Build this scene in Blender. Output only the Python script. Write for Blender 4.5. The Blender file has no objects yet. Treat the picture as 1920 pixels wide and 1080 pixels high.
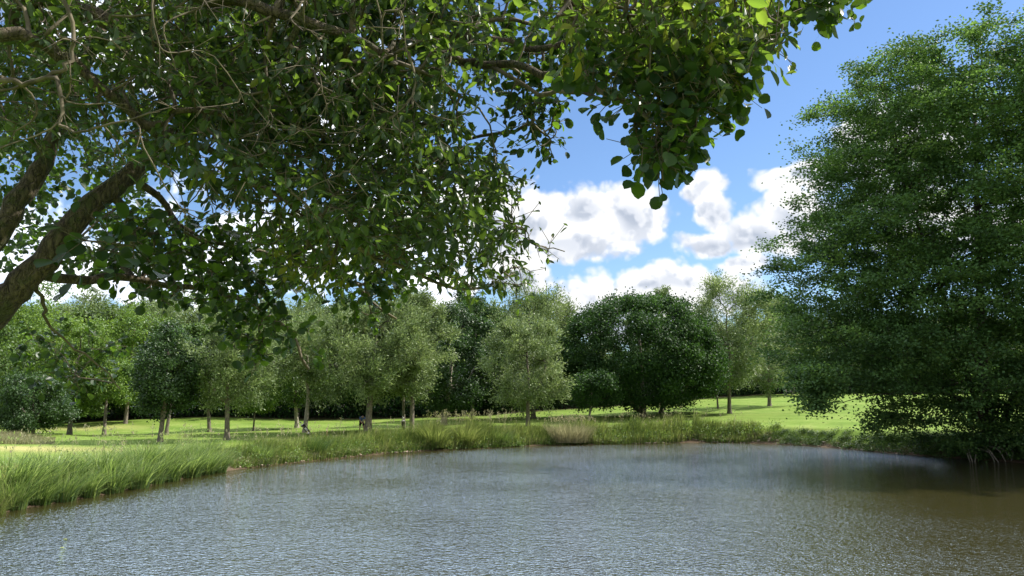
import bpy, bmesh, math
import numpy as np
from mathutils import Vector

scene = bpy.context.scene
rng = np.random.default_rng(7)
# ------------------------------------------------------------------ camera
CAMH, F, HOR = 3.8, 1387.0, 748.0
PITCH = math.atan((HOR - 540) / F)
cam_d = bpy.data.cameras.new('camera')
cam = bpy.data.objects.new('camera', cam_d)
scene.collection.objects.link(cam)
cam_d.sensor_width = 36.0
cam_d.lens = 36.0 * F / 1920.0
cam_d.clip_end = 3000
cam_d.clip_start = 0.05
cam.location = (0, 0, CAMH)
cam.rotation_euler = (math.pi / 2 + PITCH, 0, 0)
scene.camera = cam
# ------------------------------------------------------------------ light
SUN_EL, SUN_AZ = math.radians(50), math.radians(72)       # azimuth to the right of the view direction (+Y)
world = bpy.data.worlds.new('World')
scene.world = world
world.use_nodes = True
SKY_STRENGTH = 0.092
sd = bpy.data.lights.new('sun', 'SUN')
sd.energy = 5.0
sd.angle = math.radians(0.55)
sd.color = (1.0, 0.95, 0.86)
sun = bpy.data.objects.new('sun', sd)
scene.collection.objects.link(sun)
sv = Vector((math.sin(SUN_AZ) * math.cos(SUN_EL), math.cos(SUN_AZ) * math.cos(SUN_EL), math.sin(SUN_EL)))
sun.rotation_euler = sv.to_track_quat('Z', 'Y').to_euler()
sun.location = (30, 30, 60)
scene.view_settings.view_transform = 'Standard'
scene.view_settings.look = 'None'
scene.view_settings.exposure = 0.70
scene.view_settings.gamma = 1.0
scene.view_settings.use_curve_mapping = False
scene.render.engine = 'CYCLES'
scene.cycles.max_bounces = 6
scene.cycles.sample_clamp_direct = 5.0
scene.cycles.sample_clamp_indirect = 3.0
scene.cycles.diffuse_bounces = 3
scene.cycles.glossy_bounces = 2
scene.cycles.transmission_bounces = 3
scene.cycles.transparent_max_bounces = 4
scene.cycles.caustics_reflective = False
scene.cycles.caustics_refractive = False

# ------------------------------------------------------------------ pixel ray -> world point at forward depth D
cp, sp_ = math.cos(PITCH), math.sin(PITCH)
def P(px, py, D):
    px, py, D = np.broadcast_arrays(np.asarray(px, float), np.asarray(py, float), np.asarray(D, float))
    a, b = (px - 960) / F, (540 - py) / F
    y = cp - b * sp_
    z = sp_ + b * cp
    return np.stack([a / y * D, D, CAMH + z / y * D], -1)
def at_water(px, py):
    a, b = (px - 960) / F, (540 - py) / F
    y = cp - b * sp_; z = sp_ + b * cp
    t = -CAMH / z
    return (a * t, y * t)

# ------------------------------------------------------------------ node helpers
def nt_new(name):
    m = bpy.data.materials.new(name)
    m.use_nodes = True
    nt = m.node_tree
    nt.nodes.clear()
    out = nt.nodes.new('ShaderNodeOutputMaterial')
    return m, nt, out
def N(nt, t, **kw):
    n = nt.nodes.new(t)
    for k, v in kw.items():
        if k.startswith('i_'):
            key = k[2:]
            key = int(key) if key.isdigit() else key.replace('_', ' ')
            n.inputs[key].default_value = v
        else:
            setattr(n, k, v)
    return n
def L(nt, a, b): nt.links.new(a, b)
def math_n(nt, op, a, b=None, clamp=False):
    n = nt.nodes.new('ShaderNodeMath'); n.operation = op; n.use_clamp = clamp
    for i, v in enumerate((a, b)):
        if v is None: continue
        if isinstance(v, (int, float)): n.inputs[i].default_value = v
        else: nt.links.new(v, n.inputs[i])
    return n.outputs[0]
def vmath(nt, op, a, b=None, scale=None):
    n = nt.nodes.new('ShaderNodeVectorMath'); n.operation = op
    for i, v in enumerate((a, b)):
        if v is None: continue
        if isinstance(v, (tuple, list)): n.inputs[i].default_value = v
        else: nt.links.new(v, n.inputs[i])
    if scale is not None: n.inputs['Scale'].default_value = scale
    return n.outputs['Value'] if op in ('LENGTH', 'DOT_PRODUCT') else n.outputs[0]
def ramp(nt, fac, stops):
    r = nt.nodes.new('ShaderNodeValToRGB')
    e = r.color_ramp.elements
    while len(e) < len(stops): e.new(0.5)
    for el, (p, c) in zip(e, stops):
        el.position = p; el.color = (*c, 1) if len(c) == 3 else c
    nt.links.new(fac, r.inputs[0])
    return r.outputs[0]
def mixc(nt, fac, a, b, mode='MIX'):
    n = nt.nodes.new('ShaderNodeMix'); n.data_type = 'RGBA'; n.blend_type = mode
    for s, v in ((n.inputs[0], fac), (n.inputs[6], a), (n.inputs[7], b)):
        if isinstance(v, (int, float)): s.default_value = v
        elif isinstance(v, tuple): s.default_value = (*v, 1) if len(v) == 3 else v
        else: nt.links.new(v, s)
    return n.outputs[2]
def maprange(nt, v, a, b, c=0.0, d=1.0, smooth=True):
    n = nt.nodes.new('ShaderNodeMapRange')
    if smooth: n.interpolation_type = 'SMOOTHSTEP'
    nt.links.new(v, n.inputs[0])
    for i, x in zip((1, 2, 3, 4), (a, b, c, d)): n.inputs[i].default_value = x
    return n.outputs[0]

# ------------------------------------------------------------------ world: Nishita sky with cumulus clouds
wn = world.node_tree
wn.nodes.clear()
wout = wn.nodes.new('ShaderNodeOutputWorld')
sky = wn.nodes.new('ShaderNodeTexSky')
sky.sky_type = 'NISHITA'
sky.sun_disc = False
sky.sun_elevation = SUN_EL
sky.sun_rotation = SUN_AZ
sky.altitude = 50
sky.air_density = 1.0
sky.dust_density = 0.15
sky.ozone_density = 3.2
tc = wn.nodes.new('ShaderNodeTexCoord')
dirv = vmath(wn, 'NORMALIZE', tc.outputs['Generated'])
sx = wn.nodes.new('ShaderNodeSeparateXYZ'); L(wn, dirv, sx.inputs[0])
az = math_n(wn, 'ARCTAN2', sx.outputs[0], sx.outputs[1])
el = math_n(wn, 'ARCSINE', sx.outputs[2])
cx = wn.nodes.new('ShaderNodeCombineXYZ'); L(wn, az, cx.inputs[0]); L(wn, el, cx.inputs[1])
n0 = N(wn, 'ShaderNodeTexNoise', i_Scale=9.0, i_Detail=3.0); L(wn, dirv, n0.inputs['Vector'])
warp = vmath(wn, 'SCALE', vmath(wn, 'SUBTRACT', n0.outputs['Color'], (0.5, 0.5, 0.5)), scale=0.09)
ae = vmath(wn, 'ADD', cx.outputs[0], warp)
CL = [(1005, 405, 105, 85), (1100, 385, 60, 55), (1180, 395, 78, 62), (1080, 450, 130, 42), (930, 440, 110, 110), (975, 530, 90, 40), (850, 545, 90, 40),
      (1330, 352, 48, 30), (1358, 395, 45, 38), (1345, 450, 75, 30), (1430, 440, 90, 55), (1500, 335, 72, 34), (1490, 410, 60, 60), (1400, 490, 70, 26),
      (1250, 525, 150, 42), (1130, 560, 75, 42), (1350, 545, 90, 40), (1180, 590, 150, 55),
      (60, 470, 170, 90), (300, 520, 160, 60), (560, 470, 200, 90), (760, 440, 110, 90), (540, 130, 130, 120), (250, 90, 160, 70), (690, 250, 90, 60), (1690, 300, 120, 110), (1780, 420, 150, 60)]
fld = None; fup = None
for (px, py, rx, ry) in CL:
    p = P(px, py, 1.0); d = p - np.array([0, 0, CAMH]); d = d / np.linalg.norm(d)
    a0, e0 = math.atan2(d[0], d[1]), math.asin(d[2])
    v = vmath(wn, 'SUBTRACT', ae, (a0, e0, 0))
    v = vmath(wn, 'MULTIPLY', v, (F / rx * 0.92, F / ry * 0.95, 0))
    f = math_n(wn, 'SUBTRACT', 1.0, vmath(wn, 'LENGTH', v))
    fld = f if fld is None else math_n(wn, 'MAXIMUM', fld, f)
    if px > 820:
        f2 = math_n(wn, 'SUBTRACT', 1.0, vmath(wn, 'LENGTH', vmath(wn, 'SUBTRACT', v, (0.12, 0.5, 0))))
        fup = f2 if fup is None else math_n(wn, 'MAXIMUM', fup, f2)
topn = maprange(wn, math_n(wn, 'SUBTRACT', fup, fld), -.42, .25, 0.0, 1.0, False)
# broken cloud over the rest of the sky, mostly unseen, added for the water's reflection
nb = N(wn, 'ShaderNodeTexNoise', i_Scale=2.2, i_Detail=3.0); L(wn, dirv, nb.inputs['Vector'])
other = maprange(wn, nb.outputs['Fac'], 0.30, 0.55, -0.5, 1.0)
high = math_n(wn, 'MAXIMUM', maprange(wn, el, 0.54, 0.64, 0.0, 1.0), maprange(wn, az, 0.0, -0.12, 0.0, 0.60))
back = maprange(wn, sx.outputs[1], 0.55, 0.2, 0.0, 1.0)
offv = math_n(wn, 'MAXIMUM', high, back)
other = math_n(wn, 'ADD', math_n(wn, 'MULTIPLY', math_n(wn, 'ADD', other, 1.5), offv), -1.5)
fld = math_n(wn, 'MAXIMUM', fld, other)
def cl_noise(vec):
    a = N(wn, 'ShaderNodeTexNoise', i_Scale=13.0, i_Detail=8.0, i_Roughness=0.56); L(wn, vec, a.inputs['Vector'])
    b = N(wn, 'ShaderNodeTexVoronoi', feature='SMOOTH_F1', i_Scale=34.0, i_Smoothness=0.35, i_Detail=2.0, i_Roughness=0.6); L(wn, vec, b.inputs['Vector'])
    return math_n(wn, 'SUBTRACT', math_n(wn, 'MULTIPLY', a.outputs['Fac'], 1.35), math_n(wn, 'MULTIPLY', b.outputs['Distance'], 0.38))
wdir = vmath(wn, 'ADD', dirv, vmath(wn, 'SCALE', vmath(wn, 'SUBTRACT', n0.outputs['Color'], (0.5, 0.5, 0.5)), scale=0.03))
c1 = cl_noise(wdir)
c2 = cl_noise(vmath(wn, 'ADD', wdir, (0.016, 0.0, 0.026)))
dens = math_n(wn, 'ADD', fld, math_n(wn, 'SUBTRACT', c1, 0.23))
cov = maprange(wn, dens, 0.05, 0.48)
lit = math_n(wn, 'SUBTRACT', c1, c2)
lit = maprange(wn, lit, -0.15, 0.15, 0.0, 1.0)
core = maprange(wn, dens, 0.35, 1.25, 1.0, 0.0)
lit = math_n(wn, 'ADD', math_n(wn, 'MULTIPLY', lit, 0.38), math_n(wn, 'ADD', math_n(wn, 'MULTIPLY', core, 0.17), math_n(wn, 'MULTIPLY', topn, 0.45)))
ccol = ramp(wn, lit, [(0.0, (0.44, 0.50, 0.61)), (0.38, (0.72, 0.76, 0.84)), (0.68, (1.0, 1.0, 1.0))])
bg1 = N(wn, 'ShaderNodeBackground', i_Strength=SKY_STRENGTH); L(wn, mixc(wn, 1.0, sky.outputs[0], (.98, 1.07, 1.18), 'MULTIPLY'), bg1.inputs[0])
bg2 = N(wn, 'ShaderNodeBackground', i_Strength=0.86); L(wn, ccol, bg2.inputs[0]); L(wn, math_n(wn, 'ADD', math_n(wn, 'MULTIPLY', math_n(wn, 'MULTIPLY', maprange(wn, el, 0.53, 0.66, 0.0, 1.0), maprange(wn, el, 0.85, 1.1, 1.0, 0.0)), math_n(wn, 'MULTIPLY', math_n(wn, 'MULTIPLY', maprange(wn, sx.outputs[1], 0.15, 0.45, 0.0, 1.0), maprange(wn, az, 0.22, 0.50, 1.0, 0.12)), 4.4)), math_n(wn, 'ADD', 0.70, math_n(wn, 'MULTIPLY', math_n(wn, 'MULTIPLY', maprange(wn, sx.outputs[1], 0.15, 0.45, 0.0, 1.0), maprange(wn, az, 0.0, -0.15, 0.0, 1.0)), 0.6))), bg2.inputs[1])  # clouds above the frame and at left over-brightened to light up the water
mixw = wn.nodes.new('ShaderNodeMixShader')
L(wn, cov, mixw.inputs[0]); L(wn, bg1.outputs[0], mixw.inputs[1]); L(wn, bg2.outputs[0], mixw.inputs[2])
L(wn, mixw.outputs[0], wout.inputs[0])

# ------------------------------------------------------------------ object helpers
def tag(o, label=None, cat=None, group=None, kind=None):
    if label: o['label'] = label
    if cat: o['category'] = cat
    if group: o['group'] = group
    if kind: o['kind'] = kind
    return o
def link(name, data, parent=None, loc=None):
    o = bpy.data.objects.new(name, data)
    scene.collection.objects.link(o)
    if parent is not None: o.parent = parent
    if loc is not None: o.location = loc
    return o
def mesh_np(name, V, loops, sizes, mat, tint=None, attrs=None, smooth=False):
    me = bpy.data.meshes.new(name)
    V = np.ascontiguousarray(V, np.float32); loops = np.ascontiguousarray(loops, np.int32); sizes = np.ascontiguousarray(sizes, np.int32)
    me.vertices.add(len(V)); me.vertices.foreach_set('co', V.ravel())
    me.loops.add(len(loops)); me.loops.foreach_set('vertex_index', loops)
    me.polygons.add(len(sizes))
    st = np.zeros(len(sizes), np.int32); st[1:] = np.cumsum(sizes)[:-1]
    me.polygons.foreach_set('loop_start', st)
    me.update(calc_edges=True)
    if smooth: me.polygons.foreach_set('use_smooth', np.ones(len(sizes), bool))
    ad = dict(attrs or {})
    if tint is not None: ad['tint'] = tint
    for k, v in ad.items():
        at = me.attributes.new(k, 'FLOAT', 'POINT'); at.data.foreach_set('value', np.ascontiguousarray(v, np.float32))
    if mat is not None: me.materials.append(mat)
    me.validate()
    return me
def unit(v): return v / np.maximum(np.linalg.norm(v, axis=-1, keepdims=True), 1e-9)
def rdir(n, r=None): return unit((r or rng).normal(size=(n, 3)))

def leaves(C, U, Nn, Ln, W, tint, style='far'):
    """C centres of the leaf stalk ends, U direction, Nn rough normal, Ln length, W width -> V, loops, sizes, tint"""
    n = len(C)
    U = unit(U); S = unit(np.cross(U, Nn)); Nn = np.cross(S, U)
    Ln = np.broadcast_to(Ln, (n,))[:, None]; W = np.broadcast_to(W, (n,))[:, None]
    if style == 'far':
        pts = [C, C + U * Ln * .5 + S * W * .5, C + U * Ln, C + U * Ln * .45 - S * W * .5]
        V = np.stack(pts, 1).reshape(-1, 3)
        loops = (np.arange(n)[:, None] * 4 + np.array([0, 1, 2, 3])).ravel()
        return V, loops, np.full(n, 4), np.repeat(tint, 4)
    if style == 'round':
        prof = [(.06, .24), (.28, .46), (.58, .52), (.86, .36)]
    else:
        prof = [(.12, .24), (.36, .47), (.62, .46), (.84, .24)]
    k = len(prof)
    fold = .16
    pts = [C]
    for (a, b) in prof: pts.append(C + U * Ln * a + S * W * b + Nn * W * fold * b * 2)
    tipc = C + U * Ln - Nn * Ln * .10
    pts.append(tipc)
    for (a, b) in reversed(prof): pts.append(C + U * Ln * a - S * W * b + Nn * W * fold * b * 2)
    V = np.stack(pts, 1).reshape(-1, 3)
    m = 2 * k + 2
    f1 = np.array(list(range(0, k + 2)))
    f2 = np.array([0] + list(range(k + 1, m)))
    base = np.arange(n)[:, None] * m
    loops = np.concatenate([base + f1, base + f2], 1).ravel()
    return V, loops, np.full(2 * n, k + 2), np.repeat(tint, m)

def blades(B, H, lean, W, tint, curve=0.5, levels=3):
    """grass blades: B base points, H height, lean (n,2) horizontal lean of the tip relative to H"""
    n = len(B)
    H = np.broadcast_to(H, (n,)); W = np.broadcast_to(W, (n,))
    ln = np.concatenate([lean, np.zeros((n, 1))], 1)
    ang = rng.uniform(0, 2 * np.pi, n)
    S = np.stack([np.cos(ang), np.sin(ang), np.zeros(n)], 1)
    rows = []
    for i in range(levels + 1):
        t = i / levels
        zf = t - curve * 0.45 * t ** 3 * np.minimum(1.5, np.linalg.norm(lean, axis=1))
        c = B + ln * (H * t ** 2)[:, None] + np.array([0, 0, 1.0]) * (H * zf)[:, None]
        w = (W * (1 - t ** 1.6) * .5 + .0008)[:, None]
        rows += [c - S * w, c + S * w]
    V = np.stack(rows, 1).reshape(-1, 3)
    m = 2 * (levels + 1)
    q = np.array([[2 * i, 2 * i + 1, 2 * i + 3, 2 * i + 2] for i in range(levels)]).ravel()
    loops = (np.arange(n)[:, None] * m + q).ravel()
    return V, loops, np.full(n * levels, 4), np.repeat(tint, m)
def merge(parts):
    V, Lp, S, T = [], [], [], []; off = 0
    for v, l, s, t in parts:
        V.append(v); Lp.append(l + off); S.append(s); T.append(t); off += len(v)
    return np.concatenate(V), np.concatenate(Lp), np.concatenate(S), np.concatenate(T)

# ------------------------------------------------------------------ materials
def leaf_mat(name, stops, trans=(0.25, 0.42, 0.05), tf=0.35, rough=0.5, spec=0.35, silver=None):
    m, nt, out = nt_new(name)
    at = N(nt, 'ShaderNodeAttribute', attribute_name='tint')
    col = ramp(nt, at.outputs['Fac'], stops)
    if silver:
        geo = nt.nodes.new('ShaderNodeNewGeometry')
        col = mixc(nt, math_n(nt, 'MULTIPLY', geo.outputs['Backfacing'], silver[0]), col, silver[1])
    pr = N(nt, 'ShaderNodeBsdfPrincipled', i_Roughness=rough)
    pr.inputs['Specular IOR Level'].default_value = spec
    L(nt, col, pr.inputs['Base Color'])
    tr = nt.nodes.new('ShaderNodeBsdfTranslucent')
    tcol = mixc(nt, 0.6, col, trans)
    L(nt, tcol, tr.inputs[0])
    mx = nt.nodes.new('ShaderNodeMixShader'); L(nt, maprange(nt, at.outputs['Fac'], .30, .95, tf * .45, min(.6, tf * 1.8)), mx.inputs[0])
    L(nt, pr.outputs[0], mx.inputs[1]); L(nt, tr.outputs[0], mx.inputs[2]); L(nt, mx.outputs[0], out.inputs[0])
    return m
def bark_mat(name, c1, c2, scale=6, bump=0.5, moss=None):
    m, nt, out = nt_new(name)
    t = nt.nodes.new('ShaderNodeTexCoord')
    mp = nt.nodes.new('ShaderNodeMapping'); mp.inputs['Scale'].default_value = (1, 1, .25); L(nt, t.outputs['Object'], mp.inputs[0])
    n1 = N(nt, 'ShaderNodeTexNoise', i_Scale=scale * 3, i_Detail=8.0, i_Roughness=.7); L(nt, mp.outputs[0], n1.inputs['Vector'])
    n2 = N(nt, 'ShaderNodeTexNoise', i_Scale=scale * .6, i_Detail=4.0); L(nt, t.outputs['Object'], n2.inputs['Vector'])
    col = ramp(nt, n1.outputs['Fac'], [(.35, c1), (.65, c2)])
    if moss: col = mixc(nt, maprange(nt, n2.outputs['Fac'], .48, .62), col, moss)
    pr = N(nt, 'ShaderNodeBsdfPrincipled', i_Roughness=.9)
    L(nt, col, pr.inputs['Base Color'])
    vo = N(nt, 'ShaderNodeTexVoronoi', feature='DISTANCE_TO_EDGE', i_Scale=scale * 1.6)
    wv_ = vmath(nt, 'ADD', mp.outputs[0], vmath(nt, 'SCALE', n2.outputs['Color'], scale=.12)); L(nt, wv_, vo.inputs['Vector'])
    crack = maprange(nt, vo.outputs['Distance'], 0.0, .12)
    hgt = math_n(nt, 'ADD', math_n(nt, 'MULTIPLY', crack, .8), n1.outputs['Fac'])
    b = N(nt, 'ShaderNodeBump', i_Strength=bump, i_Distance=.03); L(nt, hgt, b.inputs['Height']); L(nt, b.outputs[0], pr.inputs['Normal'])
    L(nt, pr.outputs[0], out.inputs[0])
    return m
def plain(name, c, rough=.6, spec=.3, metal=0, nscale=12, namt=.25):
    m, nt, out = nt_new(name)
    t = nt.nodes.new('ShaderNodeTexCoord')
    n1 = N(nt, 'ShaderNodeTexNoise', i_Scale=float(nscale), i_Detail=4.0); L(nt, t.outputs['Object'], n1.inputs['Vector'])
    col = mixc(nt, n1.outputs['Fac'], tuple(x * (1 - namt) for x in c), tuple(min(1, x * (1 + namt)) for x in c))
    pr = N(nt, 'ShaderNodeBsdfPrincipled', i_Roughness=rough, i_Metallic=float(metal)); pr.inputs['Specular IOR Level'].default_value = spec
    L(nt, col, pr.inputs['Base Color']); L(nt, pr.outputs[0], out.inputs[0])
    return m
M_leaf_dark = leaf_mat('leaf_dark_oak', [(0, (.018, .045, .012)), (.5, (.030, .075, .018)), (1, (.060, .12, .025))], (.10, .22, .03), .25, rough=.6, spec=.2)
M_leaf_mid = leaf_mat('leaf_mid_green', [(0, (.035, .075, .016)), (.5, (.07, .13, .027)), (1, (.13, .21, .05))], (.2, .32, .04), .3)
M_leaf_bright = leaf_mat('leaf_bright_green', [(0, (.06, .125, .02)), (.5, (.12, .21, .035)), (1, (.22, .32, .07))], (.3, .45, .05), .4)
M_leaf_willow = leaf_mat('leaf_willow', [(0, (.06, .11, .025)), (.5, (.17, .25, .07)), (1, (.40, .48, .23))], (.25, .33, .08), .35, silver=(.45, (.22, .26, .16)))
M_leaf_shiny = leaf_mat('leaf_glossy', [(0, (.022, .05, .014)), (.6, (.04, .085, .022)), (.85, (.07, .13, .045)), (1, (.13, .21, .09))], (.12, .25, .04), .25, rough=.5, spec=.4)
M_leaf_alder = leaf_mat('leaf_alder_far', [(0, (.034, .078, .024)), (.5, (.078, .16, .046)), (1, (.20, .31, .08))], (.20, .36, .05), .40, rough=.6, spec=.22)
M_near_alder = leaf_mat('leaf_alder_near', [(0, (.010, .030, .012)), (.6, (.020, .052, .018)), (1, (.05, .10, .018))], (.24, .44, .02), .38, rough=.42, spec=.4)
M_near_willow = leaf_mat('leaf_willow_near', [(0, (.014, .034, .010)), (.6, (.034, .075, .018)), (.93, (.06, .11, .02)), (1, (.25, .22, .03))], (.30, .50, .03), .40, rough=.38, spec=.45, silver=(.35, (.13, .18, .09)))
M_wood = leaf_mat('leaf_woodland', [(0, (.03, .065, .014)), (.5, (.065, .115, .025)), (1, (.14, .20, .05))], (.2, .3, .05), .3)
M_sedge = leaf_mat('sedge_blade', [(0, (.05, .11, .025)), (.6, (.17, .26, .08)), (1, (.40, .44, .20))], (.3, .45, .06), .35, rough=.4, spec=.4)
M_grassb = leaf_mat('bank_grass_blade', [(0, (.06, .12, .02)), (.55, (.13, .20, .04)), (1, (.30, .29, .13))], (.32, .42, .07), .35)
M_pale = leaf_mat('pale_grass_blade', [(0, (.12, .15, .06)), (.5, (.26, .26, .13)), (1, (.46, .40, .26))], (.4, .4, .18), .3)
M_bark = bark_mat('bark_grey', (.08, .065, .05), (.27, .23, .18))
M_bark_pale = bark_mat('bark_pale', (.17, .15, .12), (.48, .43, .34))
M_bark_dark = bark_mat('bark_dark', (.02, .017, .012), (.07, .055, .04))
M_bark_near = bark_mat('bark_near', (.03, .022, .013), (.20, .155, .10), 14, 1.0, (.085, .088, .036))
M_twig = bark_mat('twig_bark', (.035, .028, .018), (.20, .165, .11), 3, .3)

# ------------------------------------------------------------------ the pond's outline
SH_PIX = [(-40, 975), (0, 960), (100, 944), (200, 926), (330, 899), (430, 881), (560, 867), (700, 852), (800, 845), (950, 838), (1000, 835), (1150, 833), (1300, 829),
          (1430, 831), (1560, 839), (1680, 851), (1800, 860), (1920, 868), (2060, 885)]
SH = [at_water(*p) for p in SH_PIX]
poly = np.array([(-10, 9.3), (-13.5, 13.5), (-17.0, 19)] + SH + [(38, 31), (36, 20), (27, 11), (16, 7.5), (6, 6.4), (0, 6.0), (-5, 7.0)])
def smooth_poly(p, n=2):
    for _ in range(n):
        q = np.roll(p, -1, 0)
        p = np.stack([p * .75 + q * .25, p * .25 + q * .75], 1).reshape(-1, 2)
    return p
POLY = smooth_poly(poly, 1)
def sdist(x, y):
    """signed distance to the shoreline, positive on land"""
    x = np.asarray(x, float); y = np.asarray(y, float); sh = x.shape
    p = np.stack([x.ravel(), y.ravel()], 1)
    out = np.full(len(p), 1e9); inside = np.zeros(len(p), bool)
    for i in range(len(POLY)):
        a, b = POLY[i - 1], POLY[i]
        ab = b - a
        t = np.clip(((p - a) @ ab) / (ab @ ab), 0, 1)
        out = np.minimum(out, np.hypot(*(p - a - t[:, None] * ab).T))
        c = ((a[1] > p[:, 1]) != (b[1] > p[:, 1])) & (p[:, 0] < (b[0] - a[0]) * (p[:, 1] - a[1]) / (b[1] - a[1] + 1e-12) + a[0])
        inside ^= c
    return np.where(inside, -out, out).reshape(sh)
# heights of the land: control points read off the photograph with their distances
CTRL = [(678, 812, 67), (690, 809, 63), (425, 826, 58), (300, 829, 56), (312, 815, 66), (195, 815, 70), (130, 817, 70), (60, 819, 60), (160, 836, 52), (0, 838, 47), (0, 812, 62), (-300, 812, 60), (-300, 850, 45),
        (393, 810, 70), (572, 812, 66), (558, 802, 76), (475, 809, 74), (768, 808, 66), (832, 797, 80), (990, 797, 70), (1105, 787, 75), (1205, 782, 84), (1236, 776, 92),
        (1345, 766, 100), (1365, 776, 90), (1443, 762, 102), (1480, 739, 132), (1400, 746, 124), (1300, 753, 116), (1060, 768, 104), (900, 785, 92), (760, 786, 94), (620, 789, 94),
        (560, 792, 92), (400, 782, 94), (250, 787, 92), (100, 797, 88), (0, 800, 84), (-300, 800, 84), (1600, 790, 66), (1600, 765, 88), (1700, 742, 122), (1800, 800, 60), (1900, 800, 58), (2200, 780, 62), (2200, 745, 120),
        (1500, 806, 63), (1420, 806, 64), (1300, 806, 66), (1150, 808, 67), (1000, 812, 66), (860, 816, 63), (560, 828, 58), (300, 846, 46), (150, 862, 40)]
cpts = [P(*c) for c in CTRL]
for x, y in [(-4, -4), (4, -4), (-12, 0), (12, 0), (0, 2), (-6, 5), (8, 3.5)]: cpts.append(np.array([x, y, 2.1 if y < 1 else 1.6]))
for x, y, z in [(-60, 20, 1.2), (55, 20, 2), (0, 200, 6), (-150, 200, 3), (150, 200, 7), (0, -60, 2), (-200, 0, 2), (200, 0, 3), (0, 600, 6), (-500, 400, 3), (500, 400, 7), (-25, 30, .6), (46, 44, 1.6)]: cpts.append(np.array([x, y, z]))
cpts = np.array(cpts)
def phi(r): return r
_A = phi(np.linalg.norm(cpts[:, None, :2] - cpts[None, :, :2], axis=2))
_Pm = np.concatenate([np.ones((len(cpts), 1)), cpts[:, :2]], 1)
_M = np.block([[_A - 1.2 * np.eye(len(cpts)), _Pm], [_Pm.T, np.zeros((3, 3))]])
_w = np.linalg.solve(_M, np.concatenate([cpts[:, 2], np.zeros(3)]))
def sstep(a, b, x):
    t = np.clip((x - a) / (b - a), 0, 1); return t * t * (3 - 2 * t)
def ground(x, y, s=None):
    x = np.asarray(x, float); y = np.asarray(y, float)
    q = np.stack([x.ravel(), y.ravel()], 1)
    z = np.zeros(len(q))
    for i in range(len(cpts)): z += _w[i] * np.hypot(q[:, 0] - cpts[i, 0], q[:, 1] - cpts[i, 1])
    z += _w[-3] + q @ _w[-2:]
    z = z.reshape(x.shape)
    if s is None: s = sdist(x, y)
    z = np.maximum(z, .25)
    w = sstep(.25, 2.2, s)
    low = .03 + .30 * sstep(0, 1.0, s) + .03 * np.sin(x * 5.1 + y * 2.3) * np.sin(y * 4.7)
    zz = low * (1 - w) + z * w
    return np.where(s < 0, np.maximum(-1.4, s * .45 + .03), zz)
def gz(x, y): return float(ground(np.array([x]), np.array([y]))[0])
def place(px, D):
    """ground point straight under image column px at depth D"""
    x = (px - 960) / F * D / cp * 1.0
    for _ in range(6):
        z = gz(x, D)
        # exact column: a = x/(y cp - (z-h) ... )
        depth = D * cp + (z - CAMH) * sp_
        x = (px - 960) / F * depth
    return x, D, gz(x, D)

# ------------------------------------------------------------------ ground
gx = np.concatenate([np.linspace(-700, -70, 22)[:-1], np.linspace(-70, -32, 40)[:-1], np.linspace(-32, 48, 320)[:-1], np.linspace(48, 100, 50)[:-1], np.linspace(100, 900, 24)])
gy = np.concatenate([np.linspace(-300, -4, 12)[:-1], np.linspace(-4, 16, 40)[:-1], np.linspace(16, 70, 270)[:-1], np.linspace(70, 150, 110)[:-1], np.linspace(150, 1500, 26)])
X, Y = np.meshgrid(gx, gy)
S0 = sdist(X, Y)
Z = ground(X, Y, S0)
Z += np.where(S0 > 2, .035 * np.sin(X * .9 + 1.3 * np.sin(Y * .5)) * np.sin(Y * .7 + X * .2), 0) * sstep(2, 5, S0)
ny, nx = X.shape
idx = np.arange(ny * nx).reshape(ny, nx)
q = np.stack([idx[:-1, :-1], idx[:-1, 1:], idx[1:, 1:], idx[1:, :-1]], -1).reshape(-1, 4)
# edge of the wood (world y as a function of x) - leaf litter under the trees
WE = np.array([(-200, 86), (-60, 88), (-40, 94), (-10, 95), (0, 99), (14, 108), (30, 122), (50, 135), (80, 134), (220, 132)], float)
def wood_edge(x): return np.interp(x, WE[:, 0], WE[:, 1])
wood_a = sstep(-1.5, 2.5, Y - wood_edge(X))
dc = P(30, 840, 47); db = P(110, 806, 76)
dry = np.exp(-(((X - dc[0]) / 9) ** 2 + ((Y - dc[1]) / 2.6) ** 2)) + .75 * np.exp(-(((X - db[0] - 1) / 4.5) ** 2 + ((Y - db[1] - 4) / 4) ** 2))
pg = P(640, 820, 60); dry += .5 * np.exp(-(((X - pg[0]) / 8) ** 2 + ((Y - pg[1]) / 1.5) ** 2))
m, nt, out = nt_new('mown_grass_ground')
tcg = nt.nodes.new('ShaderNodeTexCoord')
a_s = N(nt, 'ShaderNodeAttribute', attribute_name='shore'); a_w = N(nt, 'ShaderNodeAttribute', attribute_name='wood'); a_d = N(nt, 'ShaderNodeAttribute', attribute_name='dry')
n1 = N(nt, 'ShaderNodeTexNoise', i_Scale=.22, i_Detail=5.0, i_Roughness=.6); L(nt, tcg.outputs['Object'], n1.inputs['Vector'])
n2 = N(nt, 'ShaderNodeTexNoise', i_Scale=9.0, i_Detail=6.0, i_Roughness=.75); L(nt, tcg.outputs['Object'], n2.inputs['Vector'])
wv = N(nt, 'ShaderNodeTexWave', i_Scale=.085, i_Distortion=1.0); wv.bands_direction = 'DIAGONAL'; L(nt, tcg.outputs['Object'], wv.inputs['Vector'])
gcol = ramp(nt, n1.outputs['Fac'], [(.3, (.095, .17, .022)), (.55, (.14, .22, .034)), (.75, (.20, .26, .062))])
gcol = mixc(nt, maprange(nt, wv.outputs['Fac'], .35, .65, 0, .22), gcol, (.25, .33, .08))
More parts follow.
